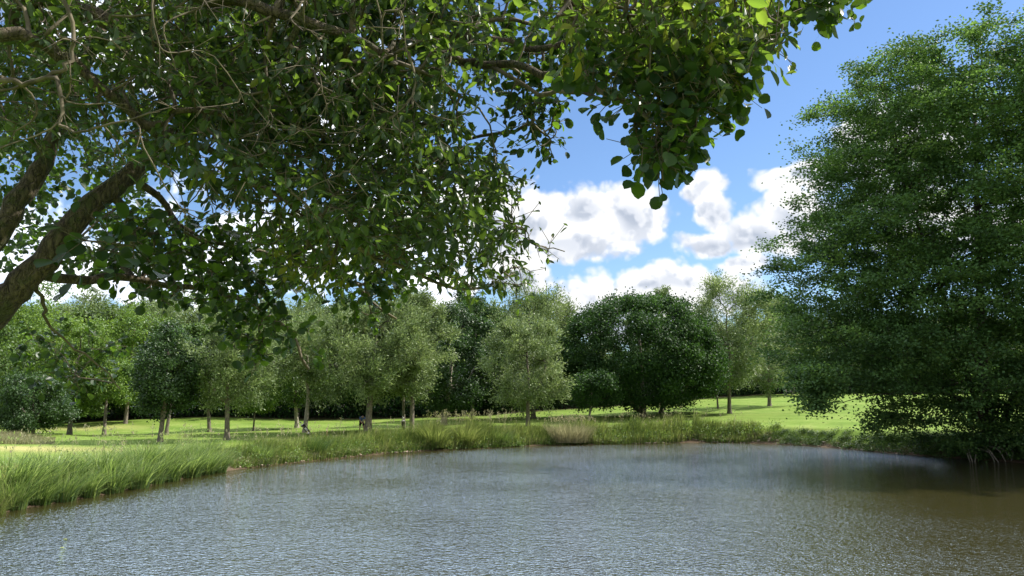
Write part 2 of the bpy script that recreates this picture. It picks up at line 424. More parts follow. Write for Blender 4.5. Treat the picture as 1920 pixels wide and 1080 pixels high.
gcol = mixc(nt, maprange(nt, n2.outputs['Fac'], .35, .75, .0, .42), gcol, (.07, .10, .02))
n3 = N(nt, 'ShaderNodeTexNoise', i_Scale=1.1, i_Detail=4.0); L(nt, tcg.outputs['Object'], n3.inputs['Vector'])
gcol = mixc(nt, maprange(nt, n3.outputs['Fac'], .5, .72, 0, .4), gcol, (.25, .27, .09))
gcol = mixc(nt, a_d.outputs['Fac'], gcol, (.33, .31, .12))
soil = ramp(nt, n2.outputs['Fac'], [(.3, (.05, .038, .025)), (.6, (.14, .10, .065)), (.8, (.26, .20, .14))])
sfac = maprange(nt, math_n(nt, 'ADD', a_s.outputs['Fac'], math_n(nt, 'MULTIPLY', math_n(nt, 'SUBTRACT', n1.outputs['Fac'], .5), 1.4)), .35, .95, 1.0, 0.0)
gcol = mixc(nt, sfac, gcol, soil)
litter = ramp(nt, n2.outputs['Fac'], [(.3, (.018, .015, .008)), (.7, (.05, .045, .02))])
gcol = mixc(nt, a_w.outputs['Fac'], gcol, litter)
pr = N(nt, 'ShaderNodeBsdfPrincipled', i_Roughness=.95); pr.inputs['Specular IOR Level'].default_value = .1
L(nt, gcol, pr.inputs['Base Color'])
bp = N(nt, 'ShaderNodeBump', i_Strength=.6, i_Distance=.05); L(nt, n2.outputs['Fac'], bp.inputs['Height']); L(nt, bp.outputs[0], pr.inputs['Normal'])
L(nt, pr.outputs[0], out.inputs[0])
me = mesh_np('ground', np.stack([X, Y, Z], -1).reshape(-1, 3), q.ravel(), np.full(len(q), 4), m,
             attrs={'shore': S0.ravel(), 'wood': wood_a.ravel(), 'dry': np.clip(dry, 0, 1).ravel()}, smooth=True)
tag(link('ground', me), 'mown golf course grass rolling up to the wood round the pond', None, None, 'structure')

# ------------------------------------------------------------------ water
m, nt, out = nt_new('pond_water')
tcw = nt.nodes.new('ShaderNodeTexCoord')
def wave_h(off):
    v = vmath(nt, 'ADD', tcw.outputs['Object'], off)
    mp = nt.nodes.new('ShaderNodeMapping'); mp.inputs['Rotation'].default_value = (0, 0, .45); mp.inputs['Scale'].default_value = (.62, 1.25, 1); L(nt, v, mp.inputs[0])
    a = N(nt, 'ShaderNodeTexNoise', i_Scale=9.5, i_Detail=2.5, i_Roughness=.55, i_Distortion=.25); L(nt, mp.outputs[0], a.inputs['Vector'])
    mp2 = nt.nodes.new('ShaderNodeMapping'); mp2.inputs['Rotation'].default_value = (0, 0, -.35); mp2.inputs['Scale'].default_value = (.8, 1.15, 1); L(nt, v, mp2.inputs[0])
    b = N(nt, 'ShaderNodeTexNoise', i_Scale=21.0, i_Detail=2.0, i_Roughness=.5); L(nt, mp2.outputs[0], b.inputs['Vector'])
    c = N(nt, 'ShaderNodeTexNoise', i_Scale=1.7, i_Detail=1.0); L(nt, mp2.outputs[0], c.inputs['Vector'])
    return math_n(nt, 'ADD', math_n(nt, 'ADD', math_n(nt, 'MULTIPLY', a.outputs['Fac'], .056), math_n(nt, 'MULTIPLY', c.outputs['Fac'], .03)), math_n(nt, 'MULTIPLY', b.outputs['Fac'], .017))
e = .02
h0, hx, hy = wave_h((0, 0, 0)), wave_h((e, 0, 0)), wave_h((0, e, 0))
patch = N(nt, 'ShaderNodeTexNoise', i_Scale=.13, i_Detail=3.0); L(nt, tcw.outputs['Object'], patch.inputs['Vector'])
ws_ = N(nt, 'ShaderNodeAttribute', attribute_name='calm')
amp = math_n(nt, 'MULTIPLY', maprange(nt, patch.outputs['Fac'], .35, .65, .85, 1.25), ws_.outputs['Fac'])
gxn = math_n(nt, 'MULTIPLY', math_n(nt, 'DIVIDE', math_n(nt, 'SUBTRACT', h0, hx), e), amp)
gyn = math_n(nt, 'MULTIPLY', math_n(nt, 'DIVIDE', math_n(nt, 'SUBTRACT', h0, hy), e), amp)
cmb = nt.nodes.new('ShaderNodeCombineXYZ'); L(nt, gxn, cmb.inputs[0]); L(nt, gyn, cmb.inputs[1]); cmb.inputs[2].default_value = 1
nrm = vmath(nt, 'NORMALIZE', cmb.outputs[0])
pr = N(nt, 'ShaderNodeBsdfPrincipled', i_Roughness=.05, i_IOR=2.6)
pr.inputs['Specular Tint'].default_value = (.60, .81, 1.0, 1)
pr.inputs['Base Color'].default_value = (.036, .032, .011, 1)
L(nt, nrm, pr.inputs['Normal'])
L(nt, pr.outputs[0], out.inputs[0])
wx = np.linspace(-40, 50, 60); wy = np.linspace(4, 72, 60)
WX, WY = np.meshgrid(wx, wy); ws0 = sdist(WX, WY)
wi = np.arange(3600).reshape(60, 60)
wq = np.stack([wi[:-1, :-1], wi[:-1, 1:], wi[1:, 1:], wi[1:, :-1]], -1).reshape(-1, 4)
keep = (ws0.ravel()[wq].min(1) < 1.0)
me = mesh_np('pond_water', np.stack([WX, WY, np.zeros_like(WX)], -1).reshape(-1, 3), wq[keep].ravel(), np.full(keep.sum(), 4), m,
             attrs={'calm': (.65 + .35 * sstep(0, 4, -ws0)).ravel()})
tag(link('water', me), 'rippled grey blue pond water', None, None, 'structure')

# ------------------------------------------------------------------ tree growth
def grow(nodes, par, attr, alpha=.3, nsub=3, sag=0., jit=.06, r=None, order=None):
    """join every attractor to the skeleton by a short curved twig; returns nodes, parents, tip indices"""
    r = r or rng
    nmax = len(nodes) + len(attr) * nsub
    ND = np.zeros((nmax, 3)); PR = np.full(nmax, -1, int); PL = np.zeros(nmax)
    n = len(nodes); ND[:n] = nodes; PR[:n] = par
    for i in range(n):
        if PR[i] >= 0: PL[i] = PL[PR[i]] + np.linalg.norm(ND[i] - ND[PR[i]])
    d0 = np.min(np.linalg.norm(attr[:, None] - ND[None, :n][:, :, :], axis=2), 1) if len(attr) * n < 3e6 else np.linalg.norm(attr - ND[0], axis=1)
    tips = np.zeros(len(attr), int)
    for k in np.argsort(d0):
        a = attr[k]
        d = np.linalg.norm(ND[:n] - a, axis=1)
        j = int(np.argmin(d + alpha * PL[:n]))
        p = ND[j]
        pd = ND[j] - ND[PR[j]] if PR[j] >= 0 else a - p
        pd = pd / (np.linalg.norm(pd) + 1e-9)
        D = d[j]
        c = p + pd * D * .35 + np.array([0, 0, sag * D])
        pi = j
        for s in range(1, nsub + 1):
            t = s / nsub
            q_ = (1 - t) ** 2 * p + 2 * t * (1 - t) * c + t * t * a
            if s < nsub: q_ = q_ + r.normal(size=3) * jit * D
            ND[n] = q_; PR[n] = pi; PL[n] = PL[pi] + D / nsub; pi = n; n += 1
        tips[k] = pi
    return ND[:n], PR[:n], tips

def pipe(PR, tips, rt, p, rmax=None, fixed=None):
    n = len(PR); w = np.zeros(n); w[tips] += 1
    for i in range(n - 1, 0, -1):
        if PR[i] >= 0: w[PR[i]] += w[i]
    w = np.maximum(w, 1)
    R = rt * w ** p
    if rmax: R = np.minimum(R, rmax)
    if fixed is not None: R[:len(fixed)] = fixed
    for i in range(1 if fixed is None else len(fixed), n):
        if PR[i] >= 0: R[i] = min(R[i], R[PR[i]] * .93)
    return R, w

def tubes(ND, PR, R, w, mask, sides=5, flare=None):
    """one skin of tapered tubes for the branches in mask"""
    n = len(ND)
    main = np.full(n, -1, int); best = np.zeros(n)
    for i in range(1, n):
        p = PR[i]
        if p >= 0 and w[i] * 1.0 > best[p]: best[p] = w[i]; main[p] = i
    V, Lp, Sz = [], [], []; off = 0
    ang = np.arange(sides) / sides * 2 * np.pi
    ca, sa = np.cos(ang), np.sin(ang)
    starts = [i for i in range(n) if PR[i] < 0 or main[PR[i]] != i]
    for s in starts:
        ch = [PR[s]] if PR[s] >= 0 else []
        i = s
        while i >= 0: ch.append(i); i = main[i]
        ch = np.array(ch)
        if len(ch) < 2: continue
        rr = R[ch].copy()
        if PR[s] >= 0: rr[0] = min(rr[0], rr[1] * 1.25)
        mk = mask[ch]
        if PR[s] >= 0: mk[0] = mk[1] if len(mk) > 1 else mk[0]
        # keep a contiguous run
        idx = np.nonzero(mk)[0]
        if len(idx) < 2: continue
        a, b = idx[0], idx[-1] + 1
        if a > 0: a -= 1
        ch = ch[a:b]; rr = rr[a:b]
        pts = ND[ch]
        t = np.gradient(pts, axis=0) if len(pts) > 1 else np.array([[0, 0, 1.]])
        t = unit(t)
        ref = np.array([1., 0, 0]) if abs(t[0, 0]) < .7 else np.array([0, 1., 0])
        A = unit(np.cross(t, ref)); B = np.cross(t, A)
        ring = pts[:, None] + (A[:, None] * ca[None, :, None] + B[:, None] * sa[None, :, None]) * rr[:, None, None]
        V.append(ring.reshape(-1, 3)); 
        m_ = len(pts)
        base = off + (np.arange(m_ - 1) * sides)[:, None] + np.arange(sides)[None]
        nxt = off + (np.arange(m_ - 1) * sides)[:, None] + (np.arange(sides) + 1)[None] % sides
        qd = np.stack([base, nxt, nxt + sides, base + sides], -1).reshape(-1, 4)
        Lp.append(qd.ravel()); Sz.append(np.full(len(qd), 4))
        Lp.append(off + (m_ - 1) * sides + np.arange(sides)); Sz.append(np.array([sides]))
        off += m_ * sides
    if not V: return None
    return np.concatenate(V), np.concatenate(Lp), np.concatenate(Sz)

def tube_parts(root, ND, PR, R, w, thr, bark, tw, sides=8):
    out_ = []
    for nm, mk, sd_, mt in (('trunk', R >= thr, sides, bark), ('branches', R < thr, 4, tw)):
        t = tubes(ND, PR, R, w, mk, sd_)
        if t is None: continue
        out_.append(link(nm, mesh_np(nm, *t, mt, smooth=True), root))
    return out_

def fit_path(pts, n_each=3):
    """subdivide a polyline with a Catmull-Rom curve"""
    pts = np.asarray(pts, float)
    p = np.concatenate([[2 * pts[0] - pts[1]], pts, [2 * pts[-1] - pts[-2]]])
    o = []
    for i in range(1, len(p) - 2):
        for s in range(n_each):
            t = s / n_each
            a, b, c, d = p[i - 1], p[i], p[i + 1], p[i + 2]
            o.append(.5 * ((2 * b) + (-a + c) * t + (2 * a - 5 * b + 4 * c - d) * t * t + (-a + 3 * b - 3 * c + d) * t ** 3))
    o.append(p[-2])
    return np.array(o)

# profile of crown radius against relative height
PROF = {'dome': (.33, .50), 'egg': (.42, .60), 'tall': (.35, .42), 'willow': (.55, .50), 'wide': (.25, .6)}
def crown_points(kind, K, rx, z0, H, r, lo=.35):
    a, b = PROF[kind]
    hm = a / (a + b); mx = hm ** a * (1 - hm) ** b
    out_ = []
    while len(out_) < K:
        h = r.uniform(.02, .99); rad = h ** a * (1 - h) ** b / mx
        if kind == 'dome':
            d_ = rdir(1, r)[0]; t = r.uniform(lo ** 3 if K <= 90 else .3, 1) ** (1 / 3)
            if K > 200 and len(out_) % 4:
                ff = len(out_) / K; zf = 1 - 2 * ff; gf = 2.39996 * len(out_)
                d_ = unit(np.array([math.sqrt(1 - zf * zf) * math.cos(gf), math.sqrt(1 - zf * zf) * math.sin(gf), zf]) + r.normal(size=3) * .06); t = r.uniform(.86, 1.0)
            c_ = z0 + (H - z0) * .40; th = math.atan2(d_[1], d_[0])
            lump = 1 + (.06 * math.sin(3 * th + d_[2] * 5 + K) + .05 * math.sin(6 * th - d_[2] * 7)) * (.4 if K > 200 else 1)
            out_.append((rx * t * lump * d_[0], rx * t * lump * d_[1], c_ + d_[2] * t * lump * ((H - c_) if d_[2] > 0 else (c_ - z0)))); continue
        if False: rad = math.sqrt(max(0, 1 - ((h - .42) / (.58 if h > .42 else .50)) ** 2))
        if r.uniform() > rad: continue
        t = math.sqrt(r.uniform((.62 if K > 90 else lo) ** 2, 1)); th = r.uniform(0, 2 * np.pi)
        lump = 1 + .13 * math.sin(3 * th + h * 7 + K) + .10 * math.sin(5 * th - h * 11)
        out_.append((rx * rad * t * lump * math.cos(th), rx * rad * t * lump * math.sin(th), z0 + (H - z0) * h))
    return np.array(out_)

def build_tree(H, rx, z0, kind='egg', leaf=M_leaf_mid, bark=M_bark, K=42, m=5, nleaf=12000, ls=.24, seed=1, lean=(0, 0), tr=.25, fork=1, billow=.24, up=.35, style='billow', gap=0.):
    """a tree in its own coordinates; returns dict of meshes"""
    r = np.random.default_rng(seed)
    B = crown_points(kind, K, rx * (1 - .5 * billow), z0, H - billow * rx * .9, r)
    nleaf = int(nleaf * 1.5)
    B[:, 0] += lean[0] * (B[:, 2] / H); B[:, 1] += lean[1] * (B[:, 2] / H)
    br = billow * rx * r.uniform(.75, 1.3, K)
    cen = np.array([lean[0] * .5, lean[1] * .5, z0 + (H - z0) * .45])
    # tips on the upper outer side of each billow
    tips, out_n, bi = [], [], []
    for k in range(K):
        d = rdir(m, r) + unit(B[k] - cen) * .7 + np.array([0, 0, .35])
        d = unit(d)
        tips.append(B[k] + d * br[k] * r.uniform(.5, 1, (m, 1))); out_n.append(d); bi.append(np.full(m, k))
    tips = np.concatenate(tips); out_n = np.concatenate(out_n); bi = np.concatenate(bi)
    # trunk skeleton
    sk = [np.array([0, 0, -.3]), np.array([0, 0, z0 * .15])]
    hgt = np.linspace(.3, .75, 5) * H
    wob = np.cumsum(r.normal(size=(5, 2)) * .012 * H, 0)
    for h, wv_ in zip(hgt, wob): sk.append(np.array([lean[0] * (h / H) + wv_[0] * .6, lean[1] * (h / H) + wv_[1] * .6, h]))
    sk = fit_path(sk, 3)
    nodes = list(sk); par = list(range(-1, len(sk) - 1))
    if fork > 1:
        j = next(i for i, p in enumerate(sk) if p[2] > max(z0 * .75, .8))
        for f in range(fork - 1):
            th = r.uniform(-.4, .4) + (0 if f % 2 == 0 else math.pi)
            e_ = np.array([math.cos(th) * rx * .55 + lean[0], math.sin(th) * rx * .3 + lean[1], H * r.uniform(.55, .68)])
            mid = sk[j] * .5 + e_ * .5 + np.array([math.cos(th) * rx * .10, 0, -H * .02])
            pth = fit_path([sk[j], mid, e_], 4)[1:]
            pi = j
            for p in pth: nodes.append(p); par.append(pi); pi = len(nodes) - 1
    att = np.concatenate([B, tips[r.permutation(len(tips))[:K * 3]]])
    ND, PR, tp = grow(np.array(nodes), np.array(par), att, .25, 3, -.03, .05, r)
    R, w = pipe(PR, tp, .018, .5)
    R *= max(1, 1)
    base_r = R[0]; scale = tr / base_r
    R = np.where(R > .05, R * scale ** np.clip((R - .05) / (base_r - .05), 0, 1), R)
    # root flare
    zz = ND[:, 2]
    fl = (np.arange(len(ND)) < len(sk))
    R = np.where(fl & (zz < .6), R * (1 + .5 * np.clip((.6 - zz) / .9, 0, 1)), R)
    # leaves
    n = nleaf
    ti = r.integers(0, len(tips), n)
    sg = br[bi[ti]] * .42
    if style == 'plume':     # willow: leaves strung on fine upright or drooping shoots
        dr = unit(out_n[ti] + np.array([.35, 0, .2]) + r.normal(size=(n, 3)) * .25)
        tt = r.uniform(-.6, 1.3, n)
        C = tips[ti] + dr * (sg * 2.0 * tt)[:, None] + r.normal(size=(n, 3)) * (sg * .45)[:, None]
        U = unit(dr + r.normal(size=(n, 3)) * .6); Nn = unit(r.normal(size=(n, 3)) + out_n[ti] * .8 + np.array([0, 0, up]))
        V, lo_, sz, tn = leaves(C, U, Nn, ls * 1.5 * r.uniform(.7, 1.2, n), ls * .5, None if False else np.zeros(n))
    else:
        g = r.normal(size=(n, 3)); 
        C = tips[ti] + g * sg[:, None] * np.array([1, 1, .75])
        on = unit(C - B[bi[ti]])
        Nn = unit(r.normal(size=(n, 3)) * .8 + on * .9 + np.array([0, 0, up])); U = unit(r.normal(size=(n, 3)))
        V, lo_, sz, tn = leaves(C, U, Nn, ls * r.uniform(.7, 1.25, n), ls * .75, np.zeros(n))
    bt = r.normal(size=K) * .13
    tint = np.clip(.45 + bt[bi[ti]] + r.normal(size=n) * .22, 0, 1)
    crown = mesh_np('crown', V, lo_, sz, leaf, tint=np.repeat(tint, 4))
    tr_m = []
    for nm, mk, sd_, mt in (('trunk', R >= .07, 8, bark), ('branches', R < .07, 3, M_bark_dark)):
        t = tubes(ND, PR, R, w, mk, sd_)
        if t is not None: tr_m.append((nm, mesh_np(nm, *t, mt, smooth=True)))
    return [('crown', crown)] + tr_m
def put_tree(name, parts, loc, label, cat='tree', group=None, rot=0, sc=1.0):
    root = link(name, None, None, loc); root.rotation_euler = (0, 0, rot); root.scale = (sc, sc, sc)
    tag(root, label, cat, group)
    for nm, me_ in parts: link(nm, me_, root)
    return root

# ------------------------------------------------------------------ trees standing on the grass
# (px, depth, top px, crown left px, crown right px, crown bottom px, profile, leaf, options, name, label)
TREES = [
 (1205, 84, 548, 1056, 1348, 768, 'dome', M_leaf_dark, dict(K=230, m=6, nleaf=76000, ls=.26, billow=.125, tr=.42, seed=11), 'oak_tree', 'large round dark green oak standing right of centre on the sunny slope'),
 (1240, 93, 640, 1205, 1340, 765, 'egg', M_leaf_dark, dict(K=92, nleaf=22000, ls=.22, tr=.33, seed=12), 'oak_tree', 'dark tree close behind the large round oak, its trunk just right of the oak trunk'),
 (1368, 90, 522, 1298, 1450, 742, 'willow', M_leaf_willow, dict(K=60, nleaf=20000, ls=.22, style='plume', tr=.30, seed=13, lean=(-.8, 0), fork=2), 'willow_tree', 'tall airy pale green willow just right of the large round oak'),
 (1443, 102, 545, 1398, 1500, 735, 'tall', M_leaf_willow, dict(K=40, nleaf=12000, ls=.25, style='plume', tr=.34, seed=14), 'willow_tree', 'slim willow with a straight brown trunk on the right hand slope, in a long shadow'),
 (1346, 100, 640, 1318, 1372, 745, 'egg', M_leaf_mid, dict(K=16, nleaf=3500, ls=.25, tr=.16, seed=15), 'young_tree', 'small tree with a thin trunk tucked between the round oak and the tall willow'),
 (1105, 75, 690, 1062, 1160, 752, 'wide', M_leaf_dark, dict(K=26, nleaf=6500, ls=.2, tr=.13, seed=16, billow=.3), 'young_tree', 'low dark spreading tree on a short thin trunk behind the pale tussock'),
 (990, 70, 590, 920, 1060, 765, 'egg', M_leaf_willow, dict(K=52, nleaf=17000, ls=.19, style='plume', tr=.22, seed=17, fork=2), 'willow_tree', 'silvery green willow with a slim dark trunk left of the round oak'),
 (1000, 88, 532, 900, 1084, 755, 'dome', M_leaf_willow, dict(K=70, nleaf=24000, ls=.24, style='plume', tr=.33, seed=18), 'willow_tree', 'broad bright yellowish green willow rising behind the slim silvery willow'),
 (832, 80, 566, 778, 925, 772, 'egg', M_leaf_shiny, dict(K=60, nleaf=20000, ls=.24, tr=.44, seed=19, billow=.22), 'poplar_tree', 'dark glossy leaved tree with a thick pale grey trunk in the middle of the row'),
 (885, 90, 552, 838, 950, 775, 'tall', M_leaf_dark, dict(K=45, nleaf=14000, ls=.28, tr=.3, seed=20), 'broadleaf_tree', 'tall very dark tree between the thick pale trunk and the broad willow'),
 (772, 66, 545, 700, 832, 745, 'willow', M_leaf_willow, dict(K=60, nleaf=19000, ls=.19, style='plume', tr=.26, seed=21, lean=(-1.2, 0)), 'willow_tree', 'willow with a leaning grey trunk right of the stout forked willow'),
 (757, 70, 640, 720, 795, 755, 'egg', M_leaf_mid, dict(K=18, nleaf=4000, ls=.2, tr=.2, seed=22), 'young_tree', 'small tree with a straight dark trunk and a golf bag at its foot'),
 (690, 63, 562, 598, 800, 762, 'dome', M_leaf_willow, dict(K=85, nleaf=32000, ls=.18, style='plume', tr=.38, seed=23, fork=3, billow=.2), 'willow_tree', 'stout forked willow with a big silvery crown beside the golfer'),
 (572, 67, 590, 505, 645, 750, 'egg', M_leaf_willow, dict(K=52, nleaf=16000, ls=.19, style='plume', tr=.25, seed=24, lean=(1.3, 0)), 'willow_tree', 'willow with a pale leaning trunk above the golf trolley'),
 (556, 77, 575, 480, 620, 760, 'egg', M_leaf_mid, dict(K=42, nleaf=12000, ls=.24, tr=.26, seed=25, lean=(-.9, 0)), 'broadleaf_tree', 'dark trunked tree right behind the pale leaning trunk, tilting left'),
 (425, 58, 596, 350, 498, 765, 'willow', M_leaf_willow, dict(K=56, nleaf=18000, ls=.17, style='plume', tr=.26, seed=26, fork=3, lean=(.5, 0)), 'willow_tree', 'grey green willow with a thick leaning forked trunk near the left bank'),
 (475, 74, 728, 440, 512, 775, 'dome', M_leaf_bright, dict(K=20, nleaf=4500, ls=.18, tr=.09, seed=27, billow=.32), 'young_tree', 'small bright green young tree with a thin trunk right of the forked grey willow'),
 (392, 70, 600, 335, 420, 770, 'tall', M_leaf_mid, dict(K=38, nleaf=10000, ls=.22, tr=.22, seed=28), 'broadleaf_tree', 'slender tree with a straight grey trunk just left of the forked grey willow'),
 (300, 56, 605, 240, 368, 780, 'egg', M_leaf_shiny, dict(K=60, nleaf=20000, ls=.17, tr=.22, seed=29), 'broadleaf_tree', 'dark green tree with ivy at its foot behind the left reeds'),
 (312, 66, 640, 262, 372, 770, 'egg', M_leaf_dark, dict(K=30, nleaf=8000, ls=.22, tr=.2, seed=30), 'broadleaf_tree', 'dark tree standing close behind the ivy footed tree'),
 (195, 70, 640, 150, 238, 788, 'egg', M_leaf_bright, dict(K=34, nleaf=9000, ls=.2, tr=.2, seed=31), 'broadleaf_tree', 'light green tree with a black looking trunk alone on the left lawn'),
 (130, 70, 585, 88, 180, 795, 'tall', M_leaf_bright, dict(K=40, nleaf=11000, ls=.2, tr=.28, seed=32), 'broadleaf_tree', 'bright green tree with a short dark trunk beside the dry patch on the left'),
 (62, 62, 690, -5, 118, 822, 'dome', M_leaf_shiny, dict(K=55, nleaf=16000, ls=.17, tr=.14, seed=33, fork=3), 'holly_bush', 'dense glossy dark bush reaching the ground at the left edge'),
 (40, 82, 520, -60, 150, 780, 'dome', M_leaf_bright, dict(K=65, nleaf=18000, ls=.27, tr=.3, seed=34), 'ash_tree', 'tall light green tree above the glossy bush at the left edge'),
 (-90, 66, 560, -190, 15, 800, 'dome', M_leaf_mid, dict(K=55, nleaf=13000, ls=.26, tr=.3, seed=35), 'broadleaf_tree', 'leafy tree cut by the left edge of the picture'),
 (235, 86, 560, 165, 315, 775, 'dome', M_leaf_bright, dict(K=55, nleaf=14000, ls=.26, tr=.25, seed=36), 'broadleaf_tree', 'broad light green tree between the black trunk and the ivy footed tree'),
 (1473, 128, 560, 1436, 1512, 722, 'tall', M_leaf_willow, dict(K=34, nleaf=9000, ls=.3, style='plume', tr=.26, seed=37), 'willow_tree', 'far pale trunked tree at the wood edge, left one of a pair'),
 (1487, 130, 575, 1455, 1535, 722, 'egg', M_leaf_mid, dict(K=34, nleaf=9000, ls=.3, tr=.24, seed=38), 'broadleaf_tree', 'far thin pale trunk with a mossy foot, right one of a pair'),
 (1262, 118, 528, 1222, 1312, 700, 'dome', M_leaf_willow, dict(K=34, nleaf=7000, ls=.3, style='plume', tr=.3, seed=39), 'willow_tree', 'airy treetop rising just above the right shoulder of the round oak'),
 (1193, 116, 532, 1170, 1218, 700, 'egg', M_leaf_willow, dict(K=18, nleaf=3200, ls=.28, style='plume', tr=.2, seed=40), 'willow_tree', 'thin feathery treetop rising above the left of the round oak crown'),
]
def mpx(px, D): return px * D / F
for (px, D, ty, l, r_, by, kind, lf, opt, nm, lab) in TREES:
    x, y, z = place(px, D)
    top = P(px, ty, D)[2] - z
    rx = (r_ - l) / 2 * D / F * 1.06
    cbx = ((l + r_) / 2 - px) * D / F
    z0 = max(.3, P(px, by, D)[2] - z)
    if px not in (62, 1105): z0 += .55 * opt.get('billow', .24) * rx + (.9 if px == 690 else .2)
    o = dict(opt)
    if 'lean' not in o: o['lean'] = (cbx * 1.6, 0)
    else: o['lean'] = (cbx * 1.6, 0)
    bk = M_bark_pale if ('pale' in lab and 'trunk' in lab) else M_bark
    put_tree(nm, build_tree(top, rx, z0, kind, lf, bk, **o), (x, y, z), lab)

# ------------------------------------------------------------------ the wood behind
WV = [build_tree(17, 5.6, 2.2, 'dome', M_wood, M_bark_dark, K=48, nleaf=13000, ls=.34, seed=51, tr=.3),
      build_tree(18.5, 4.6, 2.5, 'tall', M_leaf_dark, M_bark_dark, K=44, nleaf=12000, ls=.34, seed=52, tr=.3),
      build_tree(16, 5.2, 2.0, 'egg', M_leaf_mid, M_bark_dark, K=44, nleaf=12000, ls=.34, seed=53, tr=.28),
      build_tree(17.5, 5.4, 2.5, 'willow', M_leaf_willow, M_bark_dark, K=44, nleaf=13000, ls=.3, style='plume', seed=54, tr=.3)]
rw = np.random.default_rng(99)
k = 0
wood = []
for row, (off, step) in enumerate(((4.5, 7.0), (11, 7.5), (19, 8), (28, 9))):
    x = -95 + rw.uniform(0, 5)
    while x < 105:
        y = wood_edge(x) + off + rw.uniform(-1.5, 1.5)
        pxx = 960 + x / y * F
        if -260 < pxx < 2250:
            wood.append((x, y, row))
        x += step * rw.uniform(.8, 1.2)
for (x, y, row) in wood:
    pxx = 960 + x / y * F
    v = int(rw.choice([0, 1, 2, 3, 0, 1]))
    hgt_target = 548 if pxx < 1030 else 655 if pxx < 1340 else (600 if pxx < 1500 else 585)
    z = gz(x, y)
    Ht = P(960, hgt_target + rw.uniform(-8, 22) + 10 * (row == 0), y)[2] - z
    sc = float(np.clip(Ht / (17, 18.5, 16, 17.5)[v], .6, 1.5))
    rowname = ('front row of the wood', 'second row of the wood', 'third row of the wood', 'back of the wood')[row]
    part = ('left', 'centre', 'right')[0 if pxx < 640 else 1 if pxx < 1280 else 2]
    kn = ('broad dull green', 'tall dark', 'mid green', 'pale willowy')[v]
    put_tree('woodland_tree', WV[v], (x, y, z), f'{kn} woodland tree, {rowname}, {part} of the photo', 'tree', f'{kn} woodland trees, {rowname}, {part}', rw.uniform(0, 6.28), sc)
# undergrowth: shrubs under the wood's edge, leaf tone kept dark for the deep shade there
n = 110000
x = rw.uniform(-110, 120, n); cl_ = np.sin(x * .7) * .5 + np.sin(x * .23 + 1) * .5
dep = rw.uniform(0, 1, n) ** 1.5 * 22
y = wood_edge(x) + 3.0 + dep + .8 * np.sin(x * .9)
h = rw.uniform(0, 1, n) ** .8 * (2.4 + cl_ * 1.1 + dep * .2)
zz = ground(x, y)
V, lo_, sz, tn = leaves(np.stack([x, y, zz + h], 1), rdir(n, rw), rdir(n, rw) + np.array([0, -.3, .5]), .38, .3, np.clip(rw.normal(.25, .2, n), 0, 1))
tag(link('woodland_undergrowth', mesh_np('undergrowth', V, lo_, sz, M_leaf_dark, tint=tn)), 'dark mass of shrubs and undergrowth along the foot of the wood', 'undergrowth', None, 'stuff')

